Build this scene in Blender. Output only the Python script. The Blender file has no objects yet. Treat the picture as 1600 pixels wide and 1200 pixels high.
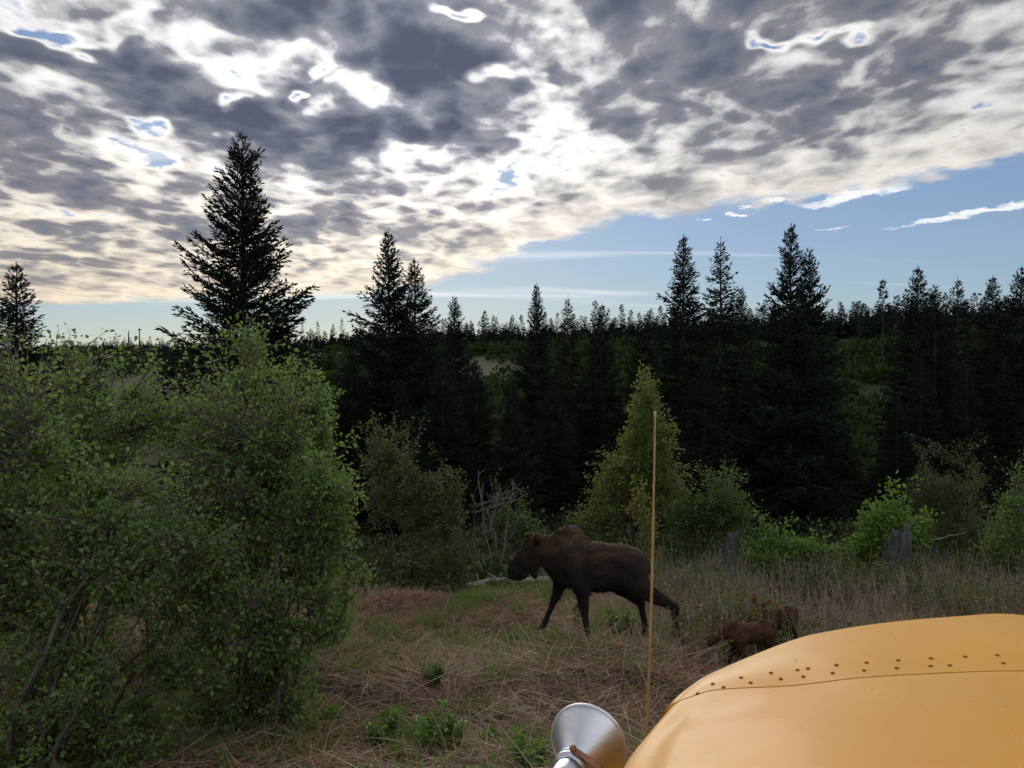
import bpy, math, random
import numpy as np
from mathutils import Vector, Matrix
from mathutils.bvhtree import BVHTree

SC = bpy.context.scene
COL = SC.collection
RAD = math.radians

# ------------------------------------------------------------------ camera
EYE = np.array([0.0, 0.0, 2.5])          # standing eye height in the vehicle's cab
FPX = 1209.0                             # focal length in pixels of a 1600 px wide picture
PITCH = -math.atan(25 / FPX)
cam_d = bpy.data.cameras.new('camera'); cam = bpy.data.objects.new('camera', cam_d); COL.objects.link(cam)
cam_d.sensor_width = 36; cam_d.lens = 36 * FPX / 1600; cam_d.clip_start = 0.05; cam_d.clip_end = 9000
cam.location = EYE; cam.rotation_euler = (math.pi / 2 + PITCH, 0, 0)
SC.camera = cam

# ------------------------------------------------------------------ light
SUN_EL, SUN_AZ = RAD(21), RAD(-9)        # azimuth from +Y towards +X
SUN_DIR = (math.cos(SUN_EL) * math.sin(SUN_AZ), math.cos(SUN_EL) * math.cos(SUN_AZ), math.sin(SUN_EL))
sun_d = bpy.data.lights.new('sun', 'SUN'); sun = bpy.data.objects.new('sun', sun_d); COL.objects.link(sun)
sun_d.energy = 1.5; sun_d.angle = RAD(40); sun_d.color = (1, 0.94, 0.86)
sun.rotation_euler = (-Vector(SUN_DIR)).to_track_quat('-Z', 'Y').to_euler()
sun.location = (0, 0, 60)

SC.view_settings.view_transform = 'Standard'; SC.view_settings.look = 'None'
SC.view_settings.gamma = 1; SC.view_settings.use_curve_mapping = False
SC.view_settings.exposure = 0.78
SC.render.engine = 'CYCLES'
SC.cycles.use_denoising = True; SC.cycles.adaptive_threshold = 0.02
SC.cycles.max_bounces = 6; SC.cycles.diffuse_bounces = 3; SC.cycles.transmission_bounces = 3
SC.cycles.transparent_max_bounces = 4
SC.cycles.caustics_reflective = False; SC.cycles.caustics_refractive = False


class NT:
    """small helper for node trees"""
    def __init__(s, tree): s.t = tree; s.n = tree.nodes; s.l = tree.links
    def new(s, typ, **kw):
        n = s.n.new(typ)
        for k, v in kw.items(): setattr(n, k, v)
        return n
    def put(s, sock, v):
        if isinstance(v, bpy.types.NodeSocket): s.l.new(v, sock)
        elif v is not None: sock.default_value = v
    def m(s, op, a, b=None, c=None, clamp=False):
        n = s.new('ShaderNodeMath', operation=op); n.use_clamp = clamp
        for i, v in enumerate((a, b, c)):
            if v is not None: s.put(n.inputs[i], v)
        return n.outputs[0]
    def v(s, op, a, b=None):
        n = s.new('ShaderNodeVectorMath', operation=op)
        s.put(n.inputs[0], a)
        if b is not None: s.put(n.inputs[3] if op == 'SCALE' else n.inputs[1], b)
        return n.outputs['Value'] if op in ('LENGTH', 'DOT_PRODUCT', 'DISTANCE') else n.outputs[0]
    def noise(s, vec, scale, detail=4, rough=0.5, dist=0.0, out='Fac', dim='3D'):
        n = s.new('ShaderNodeTexNoise'); n.noise_dimensions = dim
        if vec is not None: s.put(n.inputs['Vector'], vec)
        n.inputs['Scale'].default_value = scale; n.inputs['Detail'].default_value = detail
        n.inputs['Roughness'].default_value = rough; n.inputs['Distortion'].default_value = dist
        return n.outputs[out]
    def mix(s, f, a, b, blend='MIX'):
        n = s.new('ShaderNodeMix'); n.data_type = 'RGBA'; n.blend_type = blend
        s.put(n.inputs[0], f); s.put(n.inputs[6], a); s.put(n.inputs[7], b)
        return n.outputs[2]
    def smooth(s, x, lo, hi, a=0.0, b=1.0):
        n = s.new('ShaderNodeMapRange'); n.interpolation_type = 'SMOOTHSTEP'
        s.put(n.inputs[0], x); s.put(n.inputs[1], lo); s.put(n.inputs[2], hi); s.put(n.inputs[3], a); s.put(n.inputs[4], b)
        return n.outputs[0]


def c4(c): return (c[0], c[1], c[2], 1.0)


def make_world():
    w = bpy.data.worlds.new('World'); SC.world = w; w.use_nodes = True
    k = NT(w.node_tree); k.n.clear()
    out = k.new('ShaderNodeOutputWorld'); bg = k.new('ShaderNodeBackground')
    bg.inputs[1].default_value = 0.1
    w.cycles.sampling_method = 'MANUAL'; w.cycles.sample_map_resolution = 256
    k.l.new(bg.outputs[0], out.inputs[0])
    sky = k.new('ShaderNodeTexSky'); sky.sky_type = 'NISHITA'; sky.sun_disc = False
    sky.sun_elevation = SUN_EL; sky.sun_rotation = SUN_AZ
    sky.altitude = 100; sky.air_density = 1.0; sky.dust_density = 0.25; sky.ozone_density = 1.6
    tc = k.new('ShaderNodeTexCoord'); d = tc.outputs['Generated']
    sep = k.new('ShaderNodeSeparateXYZ'); k.l.new(d, sep.inputs[0])
    dx, dy, dz = sep.outputs
    zc = k.m('ADD', k.m('MAXIMUM', dz, 0.0), DOME)         # the layer curves down towards the horizon
    u = k.m('DIVIDE', dx, zc); v = k.m('DIVIDE', dy, zc)
    cb = k.new('ShaderNodeCombineXYZ'); k.l.new(u, cb.inputs[0]); k.l.new(v, cb.inputs[1]); uv = cb.outputs[0]
    # the deck seen in plan (distance / cloud height); streets run from lower left to upper right
    mp = k.new('ShaderNodeMapping'); k.l.new(uv, mp.inputs[0]); mp.inputs['Rotation'].default_value = (0, 0, RAD(28)); mp.inputs['Scale'].default_value = (1.0, 0.8, 1)
    st = mp.outputs[0]
    w1 = k.v('SUBTRACT', k.noise(st, 3.2, 3, 0.55, out='Color', dim='2D'), (0.5, 0.5, 0.5))
    uvw = k.v('ADD', uv, k.v('SCALE', w1, 0.62))
    stw = k.v('ADD', st, k.v('SCALE', w1, 0.16))
    big = k.noise(st, 1.35, 3, 0.5, dim='2D')
    med = k.noise(stw, 4.2, 8, 0.60, dim='2D')
    vo = k.new('ShaderNodeTexVoronoi'); vo.voronoi_dimensions = '2D'; vo.feature = 'SMOOTH_F1'; k.l.new(stw, vo.inputs['Vector']); vo.inputs['Scale'].default_value = 7.0; vo.inputs['Smoothness'].default_value = .6; vo.inputs['Detail'].default_value = 1.0; vo.inputs['Roughness'].default_value = .6
    puff = vo.outputs['Distance']
    T = k.m('ADD', k.m('MULTIPLY', big, 0.62), k.m('MULTIPLY', med, 1.08))
    T = k.m('ADD', T, k.m('MULTIPLY', k.m('SUBTRACT', 0.42, puff), 0.36))
    # relief: cloud faces turned to the sun are brighter
    sv = (SUN_DIR[0] / (SUN_DIR[2] + DOME), SUN_DIR[1] / (SUN_DIR[2] + DOME), 0)
    tos = k.v('SCALE', k.v('NORMALIZE', k.v('SUBTRACT', sv, uv)), 0.07)
    mp3 = k.new('ShaderNodeMapping'); k.l.new(k.v('ADD', k.v('ADD', uv, tos), k.v('SCALE', w1, 0.16)), mp3.inputs[0]); mp3.inputs['Rotation'].default_value = (0, 0, RAD(28)); mp3.inputs['Scale'].default_value = (1.0, 0.8, 1)
    med2 = k.noise(mp3.outputs[0], 4.2, 4, 0.56, dim='2D')
    relief = k.m('SUBTRACT', med, med2)

    def uvpix(x, y):
        X, Z = (x - 800) / FPX, (575 - y) / FPX; n = math.sqrt(X * X + 1 + Z * Z); q = Z / n + DOME
        return X / n / q, 1 / n / q
    # larger cloud masses (+) and gaps (-) of this deck, at their place over the ground
    BL = [(690, 120, 140, 100, .29), (500, 212, 190, 50, .28), (180, 130, 150, 65, .27), (1040, 70, 200, 105, .23),
          (20, 220, 80, 80, .20), (420, 20, 150, 50, .16), (1450, 150, 140, 60, .10),
          (590, 160, 60, 24, -.30), (735, 224, 90, 20, -.22), (330, 95, 80, 45, -.20), (540, 105, 60, 40, -.2),
          (365, 170, 24, 13, -.56), (258, 205, 34, 22, -.52), (483, 121, 24, 13, -.56), (140, 40, 80, 15, -.48),
          (720, 20, 50, 15, -.56), (825, 100, 30, 24, -.44), (1285, 62, 50, 12, -.50), (860, 160, 90, 40, -.14)]
    for (x, y, rx, ry, a) in BL:
        cu, cv = uvpix(x, y)
        su_, sv_ = 1 / abs(uvpix(x + rx, y)[0] - cu), 1 / abs(uvpix(x, y + ry)[1] - cv)
        n = k.new('ShaderNodeVectorMath', operation='MULTIPLY_ADD'); k.l.new(uvw, n.inputs[0]); n.inputs[1].default_value = (su_, sv_, 0); n.inputs[2].default_value = (-cu * su_, -cv * sv_, 0)
        T = k.m('ADD', T, k.smooth(k.v('LENGTH', n.outputs[0]), 0.0, 1.9, a, 0.0))
    # far edge of the deck
    fc = k.new('ShaderNodeFloatCurve'); cu = fc.mapping.curves[0]
    E = [uvpix(*q) for q in ((-700, 478), (-200, 476), (150, 474), (480, 465), (690, 440), (880, 367), (1060, 332), (1230, 318), (1400, 285), (1600, 240), (2100, 150))] + [(8, 0)]
    pts = [((a + 12) / 20, b / 14) for a, b in E]
    while len(cu.points) < len(pts): cu.points.new(0.5, 0.5)
    for p, (a, b) in zip(cu.points, pts): p.location = (a, b); p.handle_type = 'AUTO_CLAMPED'
    fc.mapping.update()
    su = k.new('ShaderNodeSeparateXYZ'); k.l.new(k.v('ADD', uv, k.v('SCALE', w1, 0.35)), su.inputs[0])
    k.l.new(k.m('DIVIDE', k.m('ADD', su.outputs[0], 12), 20, clamp=True), fc.inputs['Value'])
    ve = k.m('MULTIPLY', fc.outputs[0], 14)
    e = k.m('SUBTRACT', 1.0, k.m('DIVIDE', su.outputs[1], k.m('MAXIMUM', ve, 0.3)))
    e = k.m('ADD', e, k.m('MULTIPLY', k.m('SUBTRACT', med, 0.5), 0.16))
    edge = k.smooth(e, -0.02, 0.045)
    inner = k.smooth(e, 0.0, 0.40)
    T = k.m('ADD', T, k.m('MULTIPLY', k.m('SUBTRACT', 1.0, inner), 0.06))
    rag = k.m('MULTIPLY', k.m('SUBTRACT', k.noise(st, 17.0, 4, 0.65, dim='2D'), 0.5), 0.42)
    alpha = k.m('MULTIPLY', edge, k.smooth(k.m('ADD', T, rag), 0.32, 0.58))
    thick = k.smooth(k.m('SUBTRACT', k.m('ADD', T, k.m('MULTIPLY', rag, 0.45)), k.m('MULTIPLY', relief, 0.60)), 0.44, 1.24)
    thick = k.m('MULTIPLY', thick, k.m('ADD', k.m('MULTIPLY', inner, 0.66), 0.34))
    # thin high streaks outside the deck
    mp2 = k.new('ShaderNodeMapping'); k.l.new(uv, mp2.inputs[0]); mp2.inputs['Rotation'].default_value = (0, 0, RAD(-66)); mp2.inputs['Scale'].default_value = (0.22, 1.6, 1)
    ci = k.noise(mp2.outputs[0], 1.3, 4, 0.6, dim='2D')
    alpha2 = k.m('MULTIPLY', k.smooth(ci, 0.56, 0.80), k.smooth(dz, 0.05, 0.10, 0.0, 0.5))
    w2 = k.v('SUBTRACT', k.noise(st, 9.0, 4, 0.65, out='Color', dim='2D'), (0.5, 0.5, 0.5))
    # one long streak and a few puffs torn off the deck's edge
    for (xa, ya, xb, yb, wpx, am) in ((1385, 358, 1680, 305, 5, .75), (1270, 362, 1340, 352, 2, .5), (1200, 318, 1232, 309, 6, .9), (1138, 340, 1166, 333, 4, .8), (1155, 322, 1175, 318, 5, .7), (1090, 345, 1104, 340, 4, .8), (1250, 326, 1420, 285, 10, .8)):
        (ua, va), (ub, vb) = uvpix(xa, ya), uvpix(xb, yb); pm = uvpix((xa + xb) / 2, (ya + yb) / 2); pn = uvpix((xa + xb) / 2, (ya + yb) / 2 + wpx)
        c = np.array([(ua + ub) / 2, (va + vb) / 2]); ax_ = np.array([ub - ua, vb - va]) / 2; hl = np.linalg.norm(ax_); ax_ /= hl
        hw = abs((pn[0] - pm[0]) * -ax_[1] + (pn[1] - pm[1]) * ax_[0])
        o = k.v('SUBTRACT', k.v('ADD', uv, k.v('SCALE', w2, 0.22)), (c[0], c[1], 0))
        q1 = k.v('DOT_PRODUCT', o, (ax_[0] / hl, ax_[1] / hl, 0)); q2 = k.v('DOT_PRODUCT', o, (-ax_[1] / hw, ax_[0] / hw, 0))
        alpha2 = k.m('MAXIMUM', alpha2, k.smooth(k.m('ADD', k.m('MULTIPLY', q1, q1), k.m('MULTIPLY', q2, q2)), 0.1, 1.2, am, 0.0))
    # backlit around the hidden sun (thin cloud bright, thick cloud dark), lit from the front on the opposite side of the sky
    cs = k.v('DOT_PRODUCT', d, SUN_DIR); g = k.m('MAXIMUM', cs, 0.0)
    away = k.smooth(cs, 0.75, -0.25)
    glow = k.m('ADD', k.m('MULTIPLY', k.m('POWER', g, 5.0), 0.45), k.m('ADD', k.m('MULTIPLY', k.m('POWER', g, 50.0), 0.4), 0.58))
    low = k.smooth(dz, 0.05, 0.30)
    bright = k.mix(low, (1.0, 0.86, 0.65, 1), (1.0, 0.975, 0.94, 1))
    bright = k.v('SCALE', bright, k.m('MULTIPLY', glow, 7.3))
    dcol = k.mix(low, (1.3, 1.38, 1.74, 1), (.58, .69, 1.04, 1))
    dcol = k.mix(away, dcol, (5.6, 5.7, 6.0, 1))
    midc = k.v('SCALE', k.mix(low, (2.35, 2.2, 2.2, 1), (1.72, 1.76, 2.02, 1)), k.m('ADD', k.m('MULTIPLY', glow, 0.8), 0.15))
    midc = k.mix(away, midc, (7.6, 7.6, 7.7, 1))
    t1 = k.m('MULTIPLY', thick, 2.0, clamp=True)
    t2 = k.m('SUBTRACT', k.m('MULTIPLY', thick, 2.0), 1.0, clamp=True)
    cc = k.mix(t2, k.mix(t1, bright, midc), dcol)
    # soft shoulder for the clear sky round the sun
    skyc = k.mix(1.0, sky.outputs[0], (0.80, 0.96, 1.20, 1), 'MULTIPLY')
    lum = k.v('DOT_PRODUCT', skyc, (.25, .6, .15))
    skyc = k.mix(0.22, skyc, lum)
    skyc = k.v('SCALE', skyc, k.m('DIVIDE', SKY_GAIN, k.m('ADD', 1.0, k.m('MULTIPLY', lum, SKY_SOFT))))
    c = k.mix(alpha2, skyc, (6.6, 6.5, 6.4, 1))
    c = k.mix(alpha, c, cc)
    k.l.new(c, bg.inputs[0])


SKY_SOFT = 0.10
DOME = 0.10
SKY_GAIN = 0.66
make_world()

# ------------------------------------------------------------------ pixel helpers
FW = np.array([0, math.cos(PITCH), math.sin(PITCH)]); UP = np.array([0, -math.sin(PITCH), math.cos(PITCH)])


def ray(x, y):
    d = FW + np.array([1, 0, 0]) * ((x - 800) / FPX) + UP * ((600 - y) / FPX)
    return d / d[1]


def at(x, y, Y): return EYE + ray(x, y) * Y


def project(P):
    P = np.asarray(P) - EYE
    dd = P @ FW
    return 800 + FPX * P[..., 0] / dd, 600 - FPX * (P @ UP) / dd, dd


# ------------------------------------------------------------------ value noise for layout
_rg = np.random.default_rng(7)
_lat = _rg.random((256, 256))


def vnoise(x, y, s, o=0):
    x = np.asarray(x, float) * s + 37.3 + o * 11.7; y = np.asarray(y, float) * s + 91.1 + o * 5.3
    i = np.floor(x).astype(int); j = np.floor(y).astype(int); fx = x - i; fy = y - j
    fx = fx * fx * (3 - 2 * fx); fy = fy * fy * (3 - 2 * fy)
    L = lambda a, b: _lat[a % 256, b % 256]
    return (L(i, j) * (1 - fx) + L(i + 1, j) * fx) * (1 - fy) + (L(i, j + 1) * (1 - fx) + L(i + 1, j + 1) * fx) * fy


def sstep(a, b, x):
    t = np.clip((np.asarray(x, float) - a) / (b - a), 0, 1); return t * t * (3 - 2 * t)


NY = [-4000, 2.6, 4.0, 6.0, 8.0, 10.0, 13.3, 18, 24, 30, 45, 55, 60]
NZ = [0, 0, -.38, -.98, -1.46, -1.74, -2.06, -2.5, -3.15, -3.75, -5.8, -6.4, -6.4]


def terr(x, y):
    x = np.asarray(x, float); y = np.asarray(y, float)
    z = np.interp(y, NY, NZ)
    th = x / np.maximum(y, 40)
    Rr = np.interp(th, [-1, -.6, -.3, 0, .3, .66, 1.2], [330, 320, 260, 190, 150, 125, 110])
    Hh = np.interp(th, [-1, -.6, -.3, 0, .3, .66, 1.2], [8.6, 8.8, 9.2, 9.8, 10, 10.2, 11])
    rise = np.clip((y - 55) / (Rr - 55), 0, 1)
    z = z + (Hh + 6.4) * rise ** 0.9 * (y > 55)
    z = z - np.clip((y - Rr) * 0.02, 0, 40)
    k = sstep(3.0, 7.0, y)
    z = z + k * (0.34 * (vnoise(x, y, .33) - .5) + 0.20 * (vnoise(x, y, .9, 1) - .5) + 0.09 * (vnoise(x, y, 2.6, 2) - .5))
    # a broken turf bank across the near slope
    bank = 9.2 + 0.35 * np.sin(x * 1.3) + 0.5 * (vnoise(x, y * 0, .8, 3) - .5)
    z = z + 0.22 * sstep(0.0, 0.35, y - bank) * (1 - sstep(.6, 3.0, y - bank)) * sstep(-4.5, -3, x) * (1 - sstep(1.5, 3, x))
    z = z + sstep(60, 120, y) * 3.0 * (vnoise(x, y, .02, 4) - .5)
    return z


def hit(x, y, far=400):
    d = ray(x, y); Y = 3.0
    while Y < far:
        p = EYE + d * Y
        if p[2] < terr(p[0], p[1]): return np.array([p[0], p[1], float(terr(p[0], p[1]))])
        Y *= 1.006
    p = EYE + d * far; return np.array([p[0], p[1], float(terr(p[0], p[1]))])


def ground(x, Y):
    """point on the ground in picture column x at depth Y"""
    X = (x - 800) / FPX * Y
    return np.array([X, Y, float(terr(X, Y))])


# ------------------------------------------------------------------ mesh helpers
class MB:
    def __init__(s): s.v = []; s.f = []; s.n = 0
    def add(s, verts, faces):
        verts = np.asarray(verts, float).reshape(-1, 3); faces = np.asarray(faces, int)
        s.v.append(verts); s.f.append(faces + s.n); s.n += len(verts)
    def mesh(s, name, smooth=False):
        me = bpy.data.meshes.new(name)
        V = np.concatenate(s.v); me.vertices.add(len(V)); me.vertices.foreach_set('co', V.ravel().astype(np.float32))
        li = np.concatenate([f.ravel() for f in s.f]); tot = np.concatenate([np.full(len(f), f.shape[1]) for f in s.f])
        me.loops.add(len(li)); me.loops.foreach_set('vertex_index', li.astype(np.int32))
        me.polygons.add(len(tot)); st = np.concatenate([[0], np.cumsum(tot)[:-1]])
        me.polygons.foreach_set('loop_start', st.astype(np.int32)); me.polygons.foreach_set('loop_total', tot.astype(np.int32))
        if smooth: me.polygons.foreach_set('use_smooth', np.ones(len(tot), bool))
        me.update(calc_edges=True)
        return me
    def build(s, name, mat, parent=None, smooth=False):
        return link(name, s.mesh(name, smooth), mat, parent)


def link(name, me, mat, parent=None):
    if mat is not None and not me.materials: me.materials.append(mat)
    o = bpy.data.objects.new(name, me); COL.objects.link(o); o.parent = parent
    return o


def tag(o, label=None, cat=None, group=None, kind=None):
    if label: o['label'] = label
    if cat: o['category'] = cat
    if group: o['group'] = group
    if kind: o['kind'] = kind
    return o


def empty(name, loc=(0, 0, 0), rz=0):
    o = bpy.data.objects.new(name, None); COL.objects.link(o); o.location = loc; o.rotation_euler = (0, 0, rz); o.empty_display_size = 0.3
    return o


def copy_tree(o, parent=None):
    c = o.copy(); COL.objects.link(c); c.parent = parent
    for ch in list(o.children): copy_tree(ch, c)
    return c


def tube(mb, pts, rad, sides=6, cap=True):
    pts = np.asarray(pts, float); n = len(pts); rad = np.broadcast_to(np.asarray(rad, float), (n,))
    tan = np.gradient(pts, axis=0); tan /= np.linalg.norm(tan, axis=1)[:, None] + 1e-9
    ref = np.array([0, 0, 1.0]) if abs(tan[:, 2]).mean() < .8 else np.array([1.0, 0, 0])
    a = np.cross(tan, ref); a /= np.linalg.norm(a, axis=1)[:, None] + 1e-9; b = np.cross(tan, a)
    an = np.arange(sides) * 2 * math.pi / sides
    V = pts[:, None] + rad[:, None, None] * (a[:, None] * np.cos(an)[None, :, None] + b[:, None] * np.sin(an)[None, :, None])
    i = np.arange(n - 1)[:, None] * sides; j = np.arange(sides)[None]; j2 = (j + 1) % sides
    F = np.stack([i + j, i + j2, i + sides + j2, i + sides + j], -1).reshape(-1, 4)
    mb.add(V, F)
    if cap:
        for r, c in ((0, pts[0]), (n - 1, pts[-1])):
            vv = np.concatenate([V[r], [c]]); k = np.arange(sides)
            tri = np.stack([k, (k + 1) % sides, np.full(sides, sides)], -1)
            if r == 0: tri = tri[:, ::-1]
            mb.add(vv, tri)


def lathe(mb, prof, origin, axis, seg=40):
    """prof: (distance along axis, radius)"""
    axis = np.asarray(axis, float); axis /= np.linalg.norm(axis)
    a = np.cross(axis, [0, 0, 1.0] if abs(axis[2]) < .9 else [1.0, 0, 0]); a /= np.linalg.norm(a); b = np.cross(axis, a)
    prof = np.asarray(prof, float); an = np.arange(seg) * 2 * math.pi / seg
    V = np.asarray(origin)[None, None] + prof[:, 0, None, None] * axis + prof[:, 1, None, None] * (a * np.cos(an)[None, :, None] + b * np.sin(an)[None, :, None])
    n = len(prof); i = np.arange(n - 1)[:, None] * seg; j = np.arange(seg)[None]; j2 = (j + 1) % seg
    mb.add(V, np.stack([i + j, i + seg + j, i + seg + j2, i + j2], -1).reshape(-1, 4))


def catmull(P, k, axis=0):
    """resample control points P (n, ...) with k segments between neighbours"""
    P = np.moveaxis(np.asarray(P, float), axis, 0); n = len(P)
    E = np.concatenate([[2 * P[0] - P[1]], P, [2 * P[-1] - P[-2]]])
    out = []
    for i in range(n - 1):
        p0, p1, p2, p3 = E[i:i + 4]
        for t in np.arange(k) / k:
            out.append(.5 * (2 * p1 + (p2 - p0) * t + (2 * p0 - 5 * p1 + 4 * p2 - p3) * t * t + (3 * p1 - p0 - 3 * p2 + p3) * t ** 3))
    out.append(P[-1])
    return np.moveaxis(np.array(out), 0, axis)


def grid_faces(n, m):
    i = np.arange(n - 1)[:, None] * m; j = np.arange(m - 1)[None]
    return np.stack([i + j, i + j + 1, i + m + j + 1, i + m + j], -1).reshape(-1, 4)


def rand_unit(rng, n):
    v = rng.normal(size=(n, 3)); return v / np.linalg.norm(v, axis=1)[:, None]


def add_leaves(mb, P, D, L, W, rng, droop=0.0, fold=0.25, up=0.6):
    """leaf blades: base P, direction D, length L, width W; six-sided folded blades"""
    n = len(P)
    D = D / (np.linalg.norm(D, axis=1)[:, None] + 1e-9)
    N = rand_unit(rng, n) + np.array([0, 0, up]); N -= (N * D).sum(1)[:, None] * D; N /= np.linalg.norm(N, axis=1)[:, None] + 1e-9
    S = np.cross(D, N); L = np.broadcast_to(L, (n,))[:, None]; W = np.broadcast_to(W, (n,))[:, None]
    tip = P + D * L - np.array([0, 0, 1.0]) * droop * L
    a = P + D * L * .32 + S * W * .5 + N * W * fold; b = P + D * L * .32 - S * W * .5 + N * W * fold
    a2 = P + D * L * .68 + S * W * .42 + N * W * fold; b2 = P + D * L * .68 - S * W * .42 + N * W * fold
    V = np.stack([P, a, a2, tip, b2, b], 1); o = np.arange(n)[:, None] * 6
    mb.add(V, np.concatenate([o + [0, 1, 2, 3], o + [0, 3, 4, 5]]))


def add_rhombs(mb, P, D, L, W, rng, flat=None):
    n = len(P); D = D / (np.linalg.norm(D, axis=1)[:, None] + 1e-9)
    S = np.cross(D, rand_unit(rng, n) if flat is None else flat + rand_unit(rng, n) * .5); S /= np.linalg.norm(S, axis=1)[:, None] + 1e-9
    L = np.broadcast_to(L, (n,))[:, None]; W = np.broadcast_to(W, (n,))[:, None]
    V = np.stack([P, P + D * L * .45 + S * W * .5, P + D * L, P + D * L * .45 - S * W * .5], 1)
    mb.add(V, np.arange(n)[:, None] * 4 + np.arange(4)[None])


def add_blades(mb, P, D, L, W, rng, bend=0.4, seg=3):
    """thin grass strips: base P, direction D, bending over towards a random side"""
    n = len(P); D = D / (np.linalg.norm(D, axis=1)[:, None] + 1e-9)
    B = rand_unit(rng, n); B[:, 2] = -np.abs(B[:, 2]) * .6
    S = np.cross(D, rand_unit(rng, n)); S /= np.linalg.norm(S, axis=1)[:, None] + 1e-9
    L = np.broadcast_to(L, (n,))[:, None]; W = np.broadcast_to(W, (n,))[:, None]
    rows = []
    for i in range(seg + 1):
        t = i / seg; c = P + D * L * t + B * L * bend * t * t; w = W * .5 * (1 - .85 * t)
        rows += [c - S * w, c + S * w]
    V = np.stack(rows, 1); k = 2 * (seg + 1); o = np.arange(n)[:, None] * k
    mb.add(V, np.concatenate([o + [2 * i, 2 * i + 1, 2 * i + 3, 2 * i + 2] for i in range(seg)]))


# ------------------------------------------------------------------ materials
def new_mat(name):
    m = bpy.data.materials.new(name); m.use_nodes = True; k = NT(m.node_tree); k.n.clear()
    out = k.new('ShaderNodeOutputMaterial'); p = k.new('ShaderNodeBsdfPrincipled'); k.l.new(p.outputs[0], out.inputs[0])
    return m, k, p, out


def ramp(k, fac, cols):
    r = k.new('ShaderNodeValToRGB'); e = r.color_ramp.elements
    while len(e) < len(cols): e.new(0.5)
    for el, (pos, c) in zip(e, cols): el.position = pos; el.color = c4(c)
    k.l.new(fac, r.inputs[0]); return r.outputs[0]


def leaf_mat(name, cols, trans=0.35, rough=0.5, spec=0.3, tcol=1.3):
    m, k, p, out = new_mat(name)
    g = k.new('ShaderNodeNewGeometry')
    oi = k.new('ShaderNodeObjectInfo')
    tc = k.new('ShaderNodeTexCoord')
    cl = k.noise(tc.outputs['Object'], 1.6, 2, 0.5)
    f = k.m('ADD', k.m('MULTIPLY', g.outputs['Random Per Island'], 0.62), k.m('MULTIPLY', cl, 0.38), clamp=True)
    n = len(cols)
    c = ramp(k, f, [(i / max(n - 1, 1), cc) for i, cc in enumerate(cols)])
    k.l.new(c, p.inputs['Base Color']); p.inputs['Roughness'].default_value = rough
    p.inputs['Specular IOR Level'].default_value = spec
    if trans > 0:
        t = k.new('ShaderNodeBsdfTranslucent'); k.l.new(k.mix(1.0, c, (tcol * 1.05, tcol, tcol * .55, 1), 'MULTIPLY'), t.inputs[0])
        mx = k.new('ShaderNodeMixShader'); mx.inputs[0].default_value = trans
        k.l.new(p.outputs[0], mx.inputs[1]); k.l.new(t.outputs[0], mx.inputs[2]); k.l.new(mx.outputs[0], out.inputs[0])
    return m


def noise_mat(name, c1, c2, scale=8, rough=0.8, bump=0.3, detail=6, stretch=(1, 1, 1), metal=0, spec=0.3, bscale=None):
    m, k, p, out = new_mat(name)
    tc = k.new('ShaderNodeTexCoord'); mp = k.new('ShaderNodeMapping'); k.l.new(tc.outputs['Object'], mp.inputs[0]); mp.inputs['Scale'].default_value = stretch
    n = k.noise(mp.outputs[0], scale, detail, 0.6)
    k.l.new(ramp(k, n, [(.3, c1), (.7, c2)]), p.inputs['Base Color'])
    p.inputs['Roughness'].default_value = rough; p.inputs['Metallic'].default_value = metal; p.inputs['Specular IOR Level'].default_value = spec
    if bump:
        b = k.new('ShaderNodeBump'); b.inputs['Strength'].default_value = bump; b.inputs['Distance'].default_value = 0.02
        k.l.new(k.noise(mp.outputs[0], bscale or scale * 3, 5, 0.6), b.inputs['Height']); k.l.new(b.outputs[0], p.inputs['Normal'])
    return m


M = {}
M['willow'] = leaf_mat('willow_leaf', [(.048, .092, .036), (.086, .148, .052), (.126, .195, .064), (.180, .225, .078)], .48)
M['alder'] = leaf_mat('alder_leaf', [(.040, .076, .026), (.066, .112, .036), (.098, .146, .042)], .4)
M['pale'] = leaf_mat('pale_alder_leaf', [(.060, .098, .030), (.098, .145, .040), (.145, .190, .055)], .42)
M['olive'] = leaf_mat('olive_leaf', [(.034, .058, .022), (.058, .088, .032), (.088, .115, .040)], .35)
M['lime'] = leaf_mat('elder_leaf', [(.062, .125, .024), (.092, .172, .034), (.130, .215, .044)], .4)
M['yellow'] = leaf_mat('yellow_leaf', [(.085, .095, .020), (.140, .140, .030), (.190, .180, .045)], .35)
M['needle'] = leaf_mat('spruce_needles', [(.006, .011, .008), (.010, .018, .012), (.016, .026, .016)], 0, .9, .03)
M['far_needle'] = leaf_mat('far_spruce_needles', [(.006, .011, .008), (.010, .018, .012), (.015, .024, .016)], 0, .9, .02)
M['far_leaf'] = leaf_mat('far_shrub_leaf', [(.015, .028, .011), (.023, .040, .015), (.034, .055, .019)], .2, .9, .03)
M['bark'] = noise_mat('spruce_bark', (.016, .014, .012), (.042, .037, .032), 14, .9, .5, stretch=(1, 1, .3))
M['twig'] = noise_mat('shrub_bark', (.035, .030, .026), (.085, .075, .065), 20, .85, .3, stretch=(1, 1, .3))
M['dead'] = noise_mat('weathered_wood', (.17, .16, .15), (.36, .345, .32), 16, .85, .4, stretch=(.25, 1, 1))
M['dead_dark'] = noise_mat('grey_dead_branch', (.05, .05, .05), (.12, .118, .115), 16, .85, .3)
M['stump'] = noise_mat('grey_stump_wood', (.018, .018, .020), (.075, .073, .078), 9, .9, .8, stretch=(1.4, 1.4, .22))
M['straw'] = leaf_mat('dry_grass', [(.12, .083, .062), (.22, .163, .123), (.34, .265, .205), (.50, .42, .33)], .15, .7, .2)
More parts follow.
